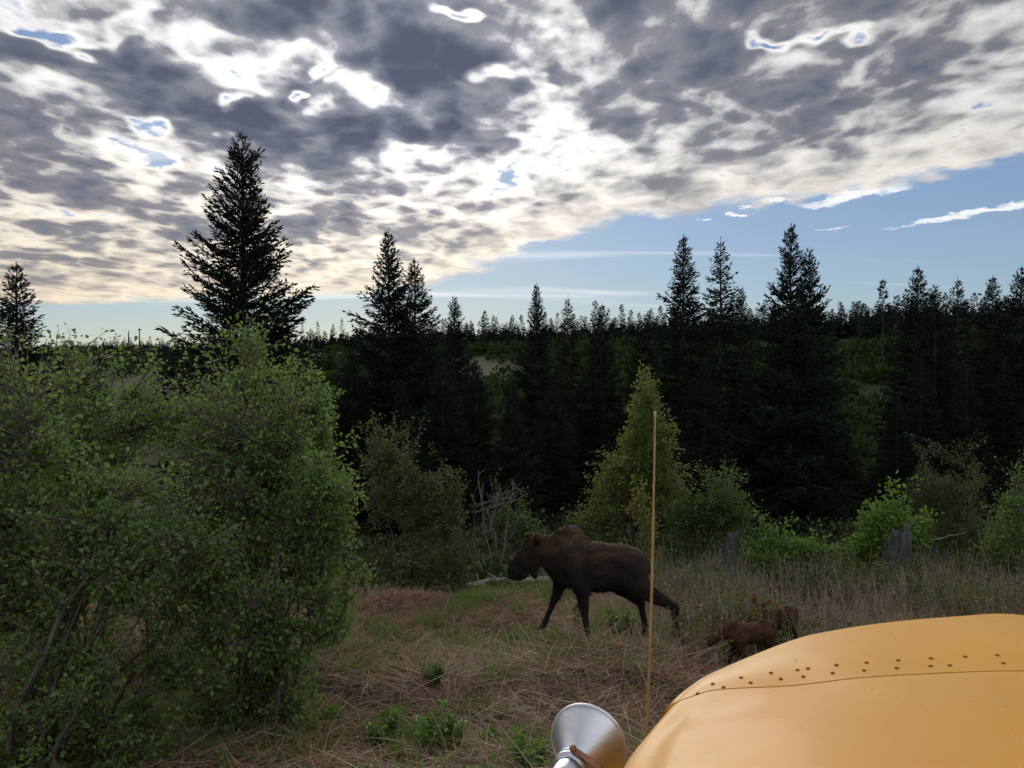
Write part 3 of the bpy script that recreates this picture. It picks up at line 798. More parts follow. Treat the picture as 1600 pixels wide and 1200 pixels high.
def build_calf(seed, head_dx, head_dz, legs, turn=0.0):
    hx, hz = head_dx, head_dz
    P = [((.20, 0, .650), (-.08, 0, .650), .160, .148, .68), ((-.08, 0, .635), (-.34, 0, .665), .145, .140, .72), ((-.33, 0, .665), (-.43, 0, .67), .150, .125, .8),
         ((.20, 0, .75), (.12, 0, .72), .085, .08, .6), ((.24, 0, .69), (.42 + hx, turn * .3, .84 + hz), .130, .085, .62),
         ((.43 + hx, turn * .3, .86 + hz), (.56 + hx, turn, .785 + hz), .084, .058, .70), ((.56 + hx, turn, .785 + hz), (.68 + hx, turn * 1.25, .690 + hz), .056, .046, .75), ((.45 + hx, turn * .4, .80 + hz), (.60 + hx, turn * 1.1, .71 + hz), .06, .036, .6)]
    for s in (-1, 1):
        P += [((.40 + hx, s * .05 + turn * .3, .915 + hz), (.355 + hx, s * .11 + turn * .3, .985 + hz), .026, .036, 1, .02), ((.355 + hx, s * .11 + turn * .3, .985 + hz), (.30 + hx, s * .17 + turn * .3, 1.06 + hz), .030, .008, 1, .015)]
    hf = []
    for (side, fore, sw) in legs:
        y = side * .085
        if fore:
            k = (.17 + sw * .45, y, .30); f = (.17 + sw * .8, y, .09); h = (.185 + sw * .95, y, .03)
            P += [((.18, y * .8, .62), (.17, y, .46), .10, .060, .6), ((.17, y, .47), k, .058, .034, .85, .03), (k, f, .033, .025, .9, .02), (f, h, .027, .028, 1, .02)]
        else:
            st = (-.34 + sw * .3, y, .50); k = (-.47 + sw * .7, y, .33); f = (-.48 + sw, y, .09); h = (-.46 + sw * 1.05, y, .03)
            P += [((-.36, y * .8, .64), st, .13, .085, .62), (st, k, .075, .034, .8, .03), (k, f, .033, .025, .9, .02), (f, h, .027, .028, 1, .02)]
        hf.append(h)
    mb, V, Q = animal_skin(P, .011, (-.80, -.30, -.03), (.95, .30, 1.20), .04)
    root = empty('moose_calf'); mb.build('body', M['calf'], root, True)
    rng = np.random.default_rng(seed)
    flow = lambda p: np.stack([-np.ones(len(p)), 0 * p[:, 0], -.55 + 0 * p[:, 0]], -1)
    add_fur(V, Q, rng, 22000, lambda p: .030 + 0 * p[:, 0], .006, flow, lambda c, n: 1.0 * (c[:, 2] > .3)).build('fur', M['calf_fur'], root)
    for h in hf: hoof_mesh((h[0] + .01, h[1], .018), .05, .021).build('hoof', M['hoof'], root, True)
    for s in (-1, 1):
        e = MB(); lathe(e, [(-.012, .001), (-.008, .009), (0, .012), (.008, .009), (.012, .001)], (.505 + hx, s * .058 + turn * .7, .845 + hz), (0, 1, 0), 10); e.build('eye', M['eye'], root, True)
    n = MB(); lathe(n, [(-.02, .001), (-.012, .026), (.0, .034), (.012, .028), (.022, .001)], (.695 + hx, turn * 1.27, .678 + hz), (.8, 0, -.55), 12); n.build('nose', M['hoof'], root, True)
    return root


c1 = build_calf(5, .0, -.10, [(1, 1, -.04), (-1, 1, .12), (1, 0, -.12), (-1, 0, .06)])
tag(c1, 'small reddish brown moose calf in front of its sibling, nose reaching forward', 'moose calf', 'moose calves following their mother')
c1.rotation_euler = (0, 0, math.pi + RAD(22)); c1.location = hit(1166, 1056); c1.scale = (.90,) * 3
c2 = build_calf(6, -.05, .0, [(1, 1, .06), (-1, 1, -.06), (1, 0, .05), (-1, 0, -.14)], .05)
tag(c2, 'small reddish brown moose calf half hidden behind its sibling, ears raised', 'moose calf', 'moose calves following their mother')
c2.rotation_euler = (0, 0, math.pi + RAD(30)); c2.location = hit(1206, 1032); c2.scale = (.93,) * 3


# ------------------------------------------------------------------ spruces
def spruce_meshes(name, seed, H=10.0, R=2.0, branches=230, base=.06, rise=(.95, .15, -.15), power=.85, spray=.15, twig_step=.16, gap=0.0, side_bias=None, needle='needle', trunk_r=.13, tip_up=.35, tipk=1.8):
    """trunk and crown meshes; branches in loose whorls, each a spine with side twigs carrying short needle sprays"""
    rng = np.random.default_rng(seed)
    tz = np.linspace(0, 1, 14); lean = np.cumsum(rng.normal(size=(14, 2)) * .012 * H / 10, 0)
    axis = np.stack([lean[:, 0], lean[:, 1], tz * H], -1)
    tm = MB(); tube(tm, axis, trunk_r * (1 - tz) ** .9 + .008, 7)
    ax = lambda z: np.array([np.interp(z, axis[:, 2], axis[:, 0]), np.interp(z, axis[:, 2], axis[:, 1]), z])
    cm = MB(); bm = tm
    SP, SD, SL = [], [], []
    az = rng.random() * 6.28
    hs = base + (1 - base) * (1 - (1 - (np.arange(branches) + .5) / branches) ** 1.0)
    hs = base + (hs - base) * (.965 - base) / (1 - base); hs = np.sort(np.clip(hs + rng.normal(size=branches) * .008, base, .975))
    for h in hs:
        az += 2.4 + rng.normal() * .5
        prof = min((1 - h) ** power, max(.0, .985 - h) * tipk + .01) * min(1, .80 + 2.2 * (h - base + .02)) + .012
        L = R * prof * (.72 + .5 * rng.random())
        if rng.random() < .06: L *= 1.25
        if rng.random() < gap: continue
        if side_bias is not None: L *= 1 + side_bias[0] * math.cos(az - side_bias[1])
        el = np.interp(h, [0, .5, 1], [rise[2], rise[1], rise[0]]) + rng.normal() * .10
        n = max(4, int(L / .28) + 3); t = np.linspace(0, 1, n)
        out = np.array([math.cos(az), math.sin(az), 0]); sd = np.array([-math.sin(az), math.cos(az), 0])
        ang = el + (-.30 * t + tip_up * 1.5 * t * t) * (1 - h * .7)
        st = L / (n - 1)
        sp = np.zeros((n, 3)); sp[0] = ax(h * H)
        wob = rng.normal() * .12
        for i in range(1, n):
            sp[i] = sp[i - 1] + st * (out * math.cos(ang[i]) + np.array([0, 0, math.sin(ang[i])]) + sd * wob * t[i])
        if L > .25: tube(bm, sp[::max(1, n // 5)] if n > 6 else sp, np.linspace(.012 + .008 * L, .004, len(sp[::max(1, n // 5)] if n > 6 else sp)), 3, False)
        k = max(3, int(L / twig_step)); tt = np.clip((np.arange(k) + rng.random(k)) / k, .10, 1)
        tt = tt[tt > .16 * rng.random()]
        for f in tt:
            q = f * (n - 1); i = min(int(q), n - 2); p = sp[i] + (sp[i + 1] - sp[i]) * (q - i); dr = (sp[i + 1] - sp[i]) / st
            for s in (-1, 1):
                tl = (.10 + .34 * L * (1 - f) ** .8 * min(1, f * 3 + .25)) * (.55 + .8 * rng.random())
                td = dr * (.75 + .3 * rng.random()) + sd * s * (.55 + .35 * rng.random()) + np.array([0, 0, -.22 + .22 * rng.normal()])
                td /= np.linalg.norm(td); m = max(1, int(tl / (spray * .55)))
                for j in range(m):
                    g = (j + rng.random() * .6) / m
                    SP.append(p + td * tl * g); SD.append(td + rng.normal(size=3) * .24); SL.append(spray * (.7 + .7 * rng.random()) * (.62 + .38 * min(1, L / (R * .35))))
            SP.append(p); SD.append(dr + rng.normal(size=3) * .25); SL.append(spray * 1.2)
    top = ax(H * .985)
    for j in range(14):
        SP.append(ax(H * (.93 + .06 * rng.random()))); SD.append(np.array([rng.normal() * .45, rng.normal() * .45, 1.0])); SL.append(spray * .6)
    SP, SD, SL = np.array(SP), np.array(SD), np.array(SL)
    add_rhombs(cm, SP, SD, SL * 1.25, SL * .38, rng)
    return tm.mesh(name + '_trunk', True), cm.mesh(name + '_crown')


def spruce_tree(name, meshes, needle='needle'):
    root = empty(name); link('trunk', meshes[0], M['bark'], root); link('crown', meshes[1], M[needle], root)
    return root


def place_tip(root, x, ytip, Y, H, wide=1.0, rz=0.0, dip=.15):
    """stand a tree of native height H on the ground at depth Y so that its tip reaches pixel (x, ytip)"""
    g = ground(x, Y); tip = at(x, ytip, Y); s = (tip[2] - g[2] + dip) / H
    root.location = (g[0], g[1], g[2] - dip); root.scale = (s * wide, s * wide, s); root.rotation_euler = (0, 0, rz)


big = spruce_tree('spruce_tree', spruce_meshes('big_spruce', 11, 12.5, 3.3, 330, .05, (1.0, .42, .12), .72, .12, .105, .05, trunk_r=.17, tipk=2.6))
place_tip(big, 377, 204, 21, 12.5, 1.0, 1.1)
tag(big, 'tall broad spruce with open upswept branches rising behind the leafy willows', 'tree', 'spruces standing below the clearing')
VAR = [spruce_meshes('spruce_a', 21, 11, 2.9, 380, .05, (.9, .18, -.2), .80, .125, .12, .03),
       spruce_meshes('spruce_b', 22, 11, 2.6, 400, .04, (.9, .10, -.3), .82, .125, .12, .05),
       spruce_meshes('spruce_c', 23, 11, 3.2, 370, .05, (1.0, .25, -.15), .90, .125, .12, .04),
       spruce_meshes('spruce_d', 24, 11, 2.1, 330, .04, (.7, .0, -.35), .66, .125, .13, .08)]
SP_G = 'spruces standing below the clearing'
TREES = [  # x, tip y, depth, variant, width, label
    (24, 408, 27, 1, 1.1, 'slim dense spruce standing alone on the side of the willows away from the moose'),
    (607, 356, 31, 2, .98, 'taller spruce of a close pair, bare stepped branches on one side'),
    (650, 402, 32, 0, .92, 'shorter bushy spruce of a close pair, leaning crown'),
    (712, 460, 37, 0, .75, 'short spruce with a double top next to the close pair'),
    (838, 440, 40, 2, .72, 'spruce with wide candelabra top above the moose'),
    (887, 460, 44, 3, .75, 'thin spire-topped spruce between the candelabra spruce and the pale alder'),
    (940, 472, 42, 1, .85, 'ragged low spruce behind the pale pyramid alder'),
    (1007, 488, 43, 0, .9, 'dark stout spruce beside the pale pyramid alder'),
    (1069, 364, 32, 1, .82, 'narrow spruce with a thick tufted spire, behind the round alder'),
    (1125, 368, 33, 3, .86, 'columnar spruce with a clubbed top beside the tufted spire'),
    (1157, 446, 45, 0, .62, 'small neat spruce seen between the columnar spruce and the tallest twin'),
    (1233, 346, 28, 2, .82, 'tall spruce with a fine pointed tip and a visible trunk, behind the elder'),
    (1266, 384, 29.5, 0, .75, 'spruce growing against the trunk of the fine pointed one'),
    (1430, 414, 44, 1, .9, 'blocky-topped spruce rising above the grey-green willow'),
    (1462, 442, 42, 0, .85, 'dark spruce crowding the blocky-topped one'),
    (1495, 430, 47, 3, .9, 'narrow spruce between the blocky-topped one and the hillside'),
    (1549, 428, 50, 1, .85, 'even cone-shaped spruce uphill of the grey-green willow'),
    (1592, 414, 44, 0, .95, 'broad spruce closing the row uphill of the grey-green willow'),
]
FILL = [(548, 545, 29, 0, .9), (690, 560, 26.5, 1, 1.15), (745, 560, 31, 0, 1.0), (800, 600, 26, 2, .95), (865, 585, 30, 1, 1.1), (920, 560, 35, 0, 1.1), (680, 560, 34, 3, 1.2), (1010, 560, 33, 2, .9), (1100, 560, 27, 0, 1.05), (1170, 590, 30, 1, 1.1), (1320, 650, 31, 2, .9), (1405, 620, 30, 0, .95), (1440, 560, 33, 1, 1.0), (1510, 560, 33, 2, .8),
        (1570, 560, 38, 0, .9), (630, 590, 24.5, 2, .9), (100, 560, 26, 0, .9), (480, 575, 27, 1, .9), (-60, 430, 28, 0, .9), (1680, 440, 40, 2, .9), (1640, 520, 34, 1, 1.0)]
rr = random.Random(4)
proto = [None] * 4
for i, (x, yt, Y, v, wd, lab) in enumerate(TREES + [f + ('dense dark spruce filling the shade below the taller spruces',) for f in FILL]):
    if proto[v] is None: o = proto[v] = spruce_tree('spruce_tree', VAR[v])
    else: o = copy_tree(proto[v])
    place_tip(o, x, yt, Y, 11, wd, rr.random() * 6.28)
    tag(o, lab, 'tree', SP_G if i < len(TREES) else 'shaded lower spruces')

# far spruces along the ridge: the ones that break the skyline are trees of their own, the wood below them reads as one mass
FV = [spruce_meshes('ridge_spruce_%s' % n, 40 + i, 9, r, 60, .06, (.8, .1, -.25), .85, .40, .42, .1, trunk_r=.1, needle='far_needle') for i, (n, r) in enumerate((('a', 2.3), ('b', 1.8), ('c', 2.7)))]


def ridge_R(th): return np.interp(th, [-1, -.6, -.3, 0, .3, .66, 1.2], [330, 320, 260, 190, 150, 125, 110])


SKY = [(-60, 532), (60, 540), (130, 536), (250, 530), (480, 508), (540, 505), (600, 500), (700, 492), (760, 490), (830, 490), (900, 488), (980, 482), (1040, 478), (1100, 476), (1180, 474), (1290, 472), (1340, 466), (1400, 462), (1480, 462), (1560, 458), (1700, 450)]
fproto = [None] * 3
rng = np.random.default_rng(12)
n_ridge = 0
for x in np.arange(-40, 1650, 10.5):
    x = x + rng.normal() * 5; th = (x - 800) / FPX; Y = ridge_R(th) * (.93 + .1 * rng.random())
    yt = np.interp(x, [a for a, b in SKY], [b for a, b in SKY]) + 6 + rng.normal() * 4 - (14 * rng.random() if rng.random() < .12 else 0)
    g = ground(x, Y); top = at(x, yt, Y)[2]
    if top - g[2] < 3: top = g[2] + 3 + rng.random() * 2
    v = int(rng.integers(3))
    if fproto[v] is None: o = fproto[v] = spruce_tree('ridge_spruce', FV[v], 'far_needle')
    else: o = copy_tree(fproto[v])
    s = (top - g[2] + .3) / 9; w = s * (.75 + .4 * rng.random()) * min(1.5, 7 / max(top - g[2], 4))
    o.location = (g[0], g[1], g[2] - .3); o.scale = (w, w, s); o.rotation_euler = (0, 0, rng.random() * 6.28)
    tag(o, 'distant spruce breaking the skyline along the far ridge', 'tree', 'distant spruces on the far ridge'); n_ridge += 1
for (x, yt, Y, w) in ((1378, 438, 95, .8), (1342, 470, 110, 1.0), (1400, 462, 105, 1.0), (930, 470, 150, 1.0), (758, 486, 170, 1.1)):
    o = copy_tree(fproto[x % 3] or fproto[0]); place_tip(o, x, yt, Y, 9, w, x)
    tag(o, 'distant spruce breaking the skyline along the far ridge', 'tree', 'distant spruces on the far ridge')

# two bare snags on the far ridge
for (x, yt, kn) in ((201, 517, 0), (218, 514, 1)):
    Y = 300; g = ground(x, Y); tp = at(x, yt, Y); mb = MB()
    tube(mb, [g - [0, 0, .5], (g + tp) / 2, tp], [.32, .24, .16], 6)
    if kn: tube(mb, [tp - [.7, 0, .5], tp - [0, 0, .1], tp + [.6, 0, -.3]], [.2, .32, .2], 5)
    o = mb.build('dead_snag', M['bark'], None, True); tag(o, 'distant bare pole-like snag ' + ('with a tufted head' if kn else 'without branches') + ' standing on the far ridge', 'dead tree')


def low_spruce(rng, n_b=30):
    """coarse spruce used only inside the distant wood"""
    P, D, L = [], [], []
    for i in range(n_b):
        h = .06 + .92 * i / n_b; az = i * 2.4 + rng.random()
        r = .20 * (1 - h) ** .85 + .012
        for j in range(2):
            a = az + j * 1.3; P.append((0, 0, h)); D.append((math.cos(a), math.sin(a), .1 + .5 * h - .25)); L.append(r * (.7 + .6 * rng.random()))
    return np.array(P), np.array(D), np.array(L)


def far_wood():
    rng = np.random.default_rng(77); mb = MB(); bark = MB()
    cnt = 0
    while cnt < 520:
        x = rng.uniform(-120, 1720); th = (x - 800) / FPX; R = ridge_R(th)
        f = rng.random() ** .6; Y = 60 + (R * .98 - 60) * f
        if f < .80 and vnoise(th * Y, Y, .03, 9) < .60: continue
        g = ground(x, Y); h = rng.uniform(4, 7.5)
        if f > .8: h = rng.uniform(2.5, 4.5)
        P, D, L = low_spruce(rng); add_rhombs(mb, g + P * h * [1, 1, 1], D, L * h * 1.15, L * h * .62, rng)
        cnt += 1
    for _ in range(1050):                # crowns packed close below the skyline
        x = rng.uniform(-100, 1700); Y = ridge_R((x - 800) / FPX) * rng.uniform(.88, .99); g = ground(x, Y)
        yt = np.interp(x, [a for a, b in SKY], [b for a, b in SKY]) + rng.uniform(9, 30); h = max(2.2, at(x, yt, Y)[2] - g[2])
        P, D, L = low_spruce(rng); wd = 1.9 if x < 620 else 1.3; add_rhombs(mb, g + P * h, D, L * h * wd, L * h * .62 * wd, rng)
    tag(mb.build('distant_wood', M['far_needle']), 'dark spruce wood covering the far slope below the ridge', 'wood', kind='stuff')
    mb = MB(); cnt = 0
    while cnt < 1300:
        x = rng.uniform(-120, 1720); th = (x - 800) / FPX; R = ridge_R(th); Y = 48 + (R * .95 - 48) * rng.random() ** .9
        if vnoise(th * Y, Y, .05, 6) < .40: continue
        g = ground(x, Y); r = rng.uniform(1.0, 2.4); n = 150
        u = rand_unit(rng, n); u[:, 2] = np.abs(u[:, 2]) * 1.1
        q = g + u * r * (.55 + .5 * rng.random((n, 1))) * [1, 1, .95]
        add_rhombs(mb, q, u + rng.normal(size=(n, 3)) * .6, r * .34 * (.6 + .8 * rng.random(n)), r * .22, rng); cnt += 1
    tag(mb.build('hillside_thicket', M['far_leaf']), 'green alder thicket spread over the far hillside between the spruces', 'thicket', kind='stuff')


far_wood()


# ------------------------------------------------------------------ leafy shrubs
def shrub(name, label, base, lobes, leaf_n, mat, leaf=(.055, .03), stems=7, tips=260, seed=0, group=None, stem_r=.03, spread=.25, cat='shrub', inner=.50, droop=.1, bare=.0, lean=None, clumps=9, shoots=0, skirt=1.0, airy=.10):
    """base: ground point. lobes: (centre xyz, radii xyz). Stems rise from the base into the lobes, thin branches reach
    points spread through the lobes, leaves sit along the outer half of the branches."""
    rng = np.random.default_rng(seed); base = np.array(base, float)
    root = empty(name, base); tag(root, label, cat, group); shoots = tips // 22
    C0 = np.array([l[0] for l in lobes]) - base; R0 = np.array([l[1] for l in lobes]); C, Rr = [], []
    for c, r in zip(C0, R0):            # each mass is made of smaller uneven clumps
        for _ in range(clumps):
            f = rng.uniform(.34, .74); u = rand_unit(rng, 1)[0] * rng.random() ** .4; C.append(c + u * r * (1.02 - f * .8)); Rr.append(r * f * [rng.uniform(.8, 1.2), 1, rng.uniform(.8, 1.2)])
    if skirt:                           # foliage down to the ground round the base
        x0, x1 = (C0 - R0)[:, 0].min(), (C0 + R0)[:, 0].max(); w = (x1 - x0) / 2; lowz = max(.35, (C0 - R0)[:, 2].min() * 1.15)
        for _ in range(clumps):
            C.append(np.array([(x0 + x1) / 2 + rng.uniform(-.75, .75) * w * skirt, rng.uniform(-.45, .3) * w, lowz * rng.uniform(.3, .8)])); Rr.append(np.array([w * .30, w * .30, lowz * .6]))
    C, Rr = np.array(C), np.array(Rr)
    vol = Rr.prod(1) ** .72; vol /= vol.sum()
    wood = MB(); S = []
    for i in range(stems):
        j = i % len(C) if i < len(C) else rng.choice(len(C), p=vol); e = C[j] + rand_unit(rng, 1)[0] * Rr[j] * .55
        e[2] = max(e[2], .3)
        b = np.array([rng.normal() * spread, rng.normal() * spread, -.12])
        mid = b * .55 + e * .45 + np.array([0, 0, .14 * e[2]]) * (1 if lean is None else lean) + rng.normal(size=3) * .06 * np.linalg.norm(e)
        t = np.linspace(0, 1, 9)[:, None]; c = (1 - t) ** 2 * b + 2 * t * (1 - t) * mid + t * t * e
        c[1:-1] += rng.normal(size=(7, 3)) * .014 * np.linalg.norm(e)
        tube(wood, c, stem_r * (.7 + .5 * rng.random()) * np.linspace(1, .28, 9), 6, False); S.append(c)
    SP = np.concatenate(S)
    j = rng.choice(len(C), tips, p=vol); u = rand_unit(rng, tips) * (rng.random((tips, 1)) ** inner)
    # uneven outline: push some directions in, others out
    ph = rng.random(6) * 6.28; bump = 1 + .16 * np.sin(u[:, 0] * 5 + ph[0]) * np.sin(u[:, 2] * 6 + ph[1]) + .12 * np.sin(u[:, 1] * 9 + u[:, 2] * 7 + ph[2])
    T = C[j] + u * Rr[j] * bump[:, None] * (.92 + .22 * rng.random((tips, 1))); T[:, 2] = np.maximum(T[:, 2], .1 + .15 * rng.random(tips))
    if shoots:                          # long leader shoots standing out of the crown
        hi = np.argsort(-T[:, 2] + rng.normal(size=len(T)) * .25 * T[:, 2].std())[:shoots]
        T[hi] += np.stack([rng.normal(size=shoots) * .08, rng.normal(size=shoots) * .08, rng.uniform(.1, .45, shoots)], -1) * (1 + .3 * np.linalg.norm(R0[0]))
    LP, LD = [], []; per = max(1, leaf_n // tips)
    for q in T:
        d = np.linalg.norm(SP - q, axis=1) + .9 * np.maximum(0, SP[:, 2] - q[2] + .15)
        s = SP[np.argmin(d + rng.random(len(d)) * .12 * np.linalg.norm(q))]
        mid = (s + q) / 2 + rng.normal(size=3) * .07 * np.linalg.norm(q - s) + np.array([0, 0, .06 * np.linalg.norm(q - s)])
        t = np.linspace(0, 1, 5)[:, None]; c = (1 - t) ** 2 * s + 2 * t * (1 - t) * mid + t * t * q
        tube(wood, c, np.linspace(.010, .003, 5) * (stem_r / .03) ** .5, 3, False)
        if rng.random() < bare: continue
        tt = (.18 + .84 * rng.random((per, 1)) ** .8)
        P = (1 - tt) ** 2 * s + 2 * tt * (1 - tt) * mid + tt * tt * q
        dr = (q - s) / (np.linalg.norm(q - s) + 1e-9)
        o = rand_unit(rng, per); w = .02 + airy * rng.random((per, 1))
        LP.append(P + o * w * (leaf[0] / .055) ** .8); LD.append(o + dr * .8 + [0, 0, -droop])
    LP = np.concatenate(LP); LD = np.concatenate(LD); n = len(LP); k = .55 + .75 * rng.random(n)
    fol = MB(); add_leaves(fol, LP, LD, leaf[0] * k, leaf[1] * k, rng, .12)
    wood.build('stems', M['twig'], root, True); fol.build('foliage', M[mat], root)
    return root


def lobe(x, y, rx, ry, Y, depth=.85):
    c = at(x, y, Y); a, b = rx / FPX * Y, ry / FPX * Y
    return (c, (a, (a + b) / 2 * depth, b))


WG = 'big willow bushes at the edge of the clearing'
b0 = hit(40, 1195); b0[1] = 6.4; b0 = np.array([-3.95, 6.4, float(terr(-3.95, 6.4))])
shrub('willow_bush', 'large willow bush with a thick stem leaning toward the dry clearing', ground(60, 7.0),
      [lobe(60, 800, 150, 190, 7.2), lobe(220, 860, 170, 190, 7.3), lobe(110, 1040, 170, 130, 7.0), lobe(330, 930, 130, 130, 7.6), lobe(290, 1060, 110, 80, 7.2), lobe(40, 660, 130, 110, 7.8), lobe(-120, 860, 150, 260, 7.0), lobe(60, 1130, 150, 80, 6.9), lobe(200, 1120, 120, 60, 7.0)],
      34000, 'willow', (.051, .031), 30, 1900, 101, WG, .032, .22, lean=.2, airy=.07, skirt=.6)
shrub('willow_bush', 'rounded willow bush with fresh yellow-green edge facing the moose', ground(395, 8.6),
      [lobe(455, 760, 120, 120, 8.6), lobe(500, 890, 85, 95, 8.5), lobe(400, 900, 120, 100, 8.4), lobe(340, 690, 130, 90, 8.9), lobe(450, 680, 90, 80, 8.8), lobe(530, 800, 55, 110, 8.5), lobe(300, 780, 110, 130, 8.5), lobe(440, 1010, 100, 70, 8.0), lobe(520, 950, 55, 70, 8.2)],
      33000, 'willow', (.051, .031), 26, 1800, 102, WG, .024, .25, airy=.07, skirt=.7)
shrub('willow_bush', 'tallest willow bush, crown reaching up in front of the broad spruce', ground(385, 10.6),
      [lobe(405, 600, 105, 75, 10.6), lobe(330, 650, 120, 80, 10.6), lobe(480, 640, 75, 85, 10.4), lobe(420, 740, 150, 110, 10.4)],
      19000, 'willow', (.060, .037), 10, 1000, 103, WG, .03, .3)
shrub('willow_bush', 'willow bush with thin wispy upright shoots beside the slim lone spruce', ground(120, 10.2),
      [lobe(130, 620, 120, 70, 10.2), lobe(40, 680, 110, 70, 10.0), lobe(235, 650, 100, 75, 10.0), lobe(120, 740, 190, 110, 10.0), lobe(-60, 680, 120, 100, 9.8)],
      18000, 'willow', (.060, .036), 14, 1000, 104, WG, .025, .35)
shrub('alder_bush', 'dull olive alder bush beside the grey dead branches', ground(650, 17.5),
      [lobe(620, 750, 75, 75, 17.5), lobe(690, 775, 65, 60, 17.3), lobe(600, 700, 50, 45, 17.8), lobe(660, 820, 90, 40, 17.2)],
      15000, 'olive', (.062, .040), 12, 620, 111, None, .022, .5, 'shrub')
shrub('alder_bush', 'dark green bush behind the fallen grey branches', ground(800, 19),
      [lobe(800, 810, 55, 40, 19), lobe(845, 835, 35, 28, 18.6)], 5000, 'alder', (.062, .04), 7, 220, 112)
shrub('alder_tree', 'pale green pyramid-shaped young alder behind the moose', ground(990, 21),
      [lobe(1006, 630, 32, 48, 21), lobe(995, 690, 52, 48, 21), lobe(965, 745, 58, 52, 20.8), lobe(935, 800, 64, 45, 20.6), lobe(950, 760, 50, 45, 20.6), lobe(1020, 760, 60, 70, 21), lobe(1004, 655, 34, 40, 20.7), lobe(975, 720, 55, 45, 20.5), lobe(925, 815, 60, 38, 20.2), lobe(1050, 785, 70, 62, 20.8), lobe(1030, 700, 45, 55, 21)],
      34000, 'pale', (.070, .048), 10, 1300, 113, None, .035, .15, 'tree')
shrub('alder_bush', 'round leafy alder bush with even bluish green foliage beside the stake-like stump', ground(1115, 19.5),
      [lobe(1110, 785, 72, 52, 19.5), lobe(1150, 800, 48, 45, 19.3), lobe(1075, 810, 55, 42, 19.4)], 15000, 'alder', (.062, .042), 9, 600, 114)
shrub('young_birch', 'small yellowish sapling with sparse leaves by the whip', ground(1003, 16.5),
      [lobe(1003, 775, 22, 26, 16.5), lobe(998, 800, 28, 22, 16.4), lobe(1020, 825, 22, 18, 16.5)], 1500, 'yellow', (.052, .038), 4, 110, 115, None, .012, .08, 'sapling')
shrub('elder_bush', 'bright lime green elder bush behind the broken stump', ground(1400, 17.2),
      [lobe(1385, 820, 52, 30, 17.0), lobe(1392, 792, 26, 22, 17.2), lobe(1435, 805, 28, 20, 17.3), lobe(1350, 845, 34, 30, 16.9), lobe(1430, 835, 38, 25, 17.4)],
      5600, 'lime', (.105, .06), 9, 230, 116, 'bright elder bushes', .016, .25, droop=.3)
shrub('elder_bush', 'low spreading lime green bush between the two stumps', ground(1230, 17.4),
      [lobe(1190, 852, 40, 22, 17.4), lobe(1245, 858, 45, 24, 17.3), lobe(1300, 868, 45, 20, 17.2), lobe(1215, 880, 70, 24, 17.0)],
      5600, 'lime', (.085, .052), 10, 260, 117, 'bright elder bushes', .012, .5, droop=.3)
shrub('willow_bush', 'grey-green willow bush with fine twigs behind the elder', ground(1480, 19),
      [lobe(1465, 765, 62, 58, 19), lobe(1515, 770, 48, 62, 18.8), lobe(1490, 830, 85, 55, 18.6), lobe(1430, 790, 40, 45, 19.2)], 13000, 'olive', (.056, .03), 13, 620, 118, None, .02, .45)
shrub('willow_bush', 'olive willow bush with leaning pale stick at its foot', ground(1590, 16.6),
      [lobe(1590, 800, 52, 75, 16.6), lobe(1560, 860, 42, 55, 16.4), lobe(1640, 830, 60, 90, 16.5)], 12000, 'willow', (.054, .032), 11, 560, 119, None, .02, .4)
shrub('alder_bush', 'low green thicket of alder under the shaded spruces behind the log', ground(720, 16.4),
      [lobe(720, 850, 26, 18, 16.4), lobe(690, 862, 30, 16, 16.4)], 1500, 'olive', (.055, .035), 6, 110, 120, None, .012, .3)


# ------------------------------------------------------------------ dead wood
def branchy(mb, p0, p1, r0, n, rng, blen, sides=6, fork=.5):
    t = np.linspace(0, 1, 9)[:, None]; c = p0 + (p1 - p0) * t; L = np.linalg.norm(p1 - p0); c[1:-1] += rng.normal(size=(7, 3)) * .018 * L
    tube(mb, c, np.linspace(r0, r0 * .3, 9), sides)
    for i in range(n):
        f = .15 + .83 * rng.random(); q = p0 + (p1 - p0) * f; d = rand_unit(rng, 1)[0] + (p1 - p0) / L * .6; d[2] = abs(d[2]) * .8
        l = blen * (.35 + .8 * rng.random()); e = q + d * l; m = (q + e) / 2 + rng.normal(size=3) * .1 * l
        tt = np.linspace(0, 1, 5)[:, None]; cc = (1 - tt) ** 2 * q + 2 * tt * (1 - tt) * m + tt * tt * e
        tube(mb, cc, np.linspace(r0 * .3, r0 * .08, 5), 4, False)
        if rng.random() < fork:
            e2 = cc[2] + (d + rng.normal(size=3) * .7) * l * .45; tube(mb, [cc[2], (cc[2] + e2) / 2 + rng.normal(size=3) * .03, e2], [r0 * .18, r0 * .12, r0 * .05], 3, False)


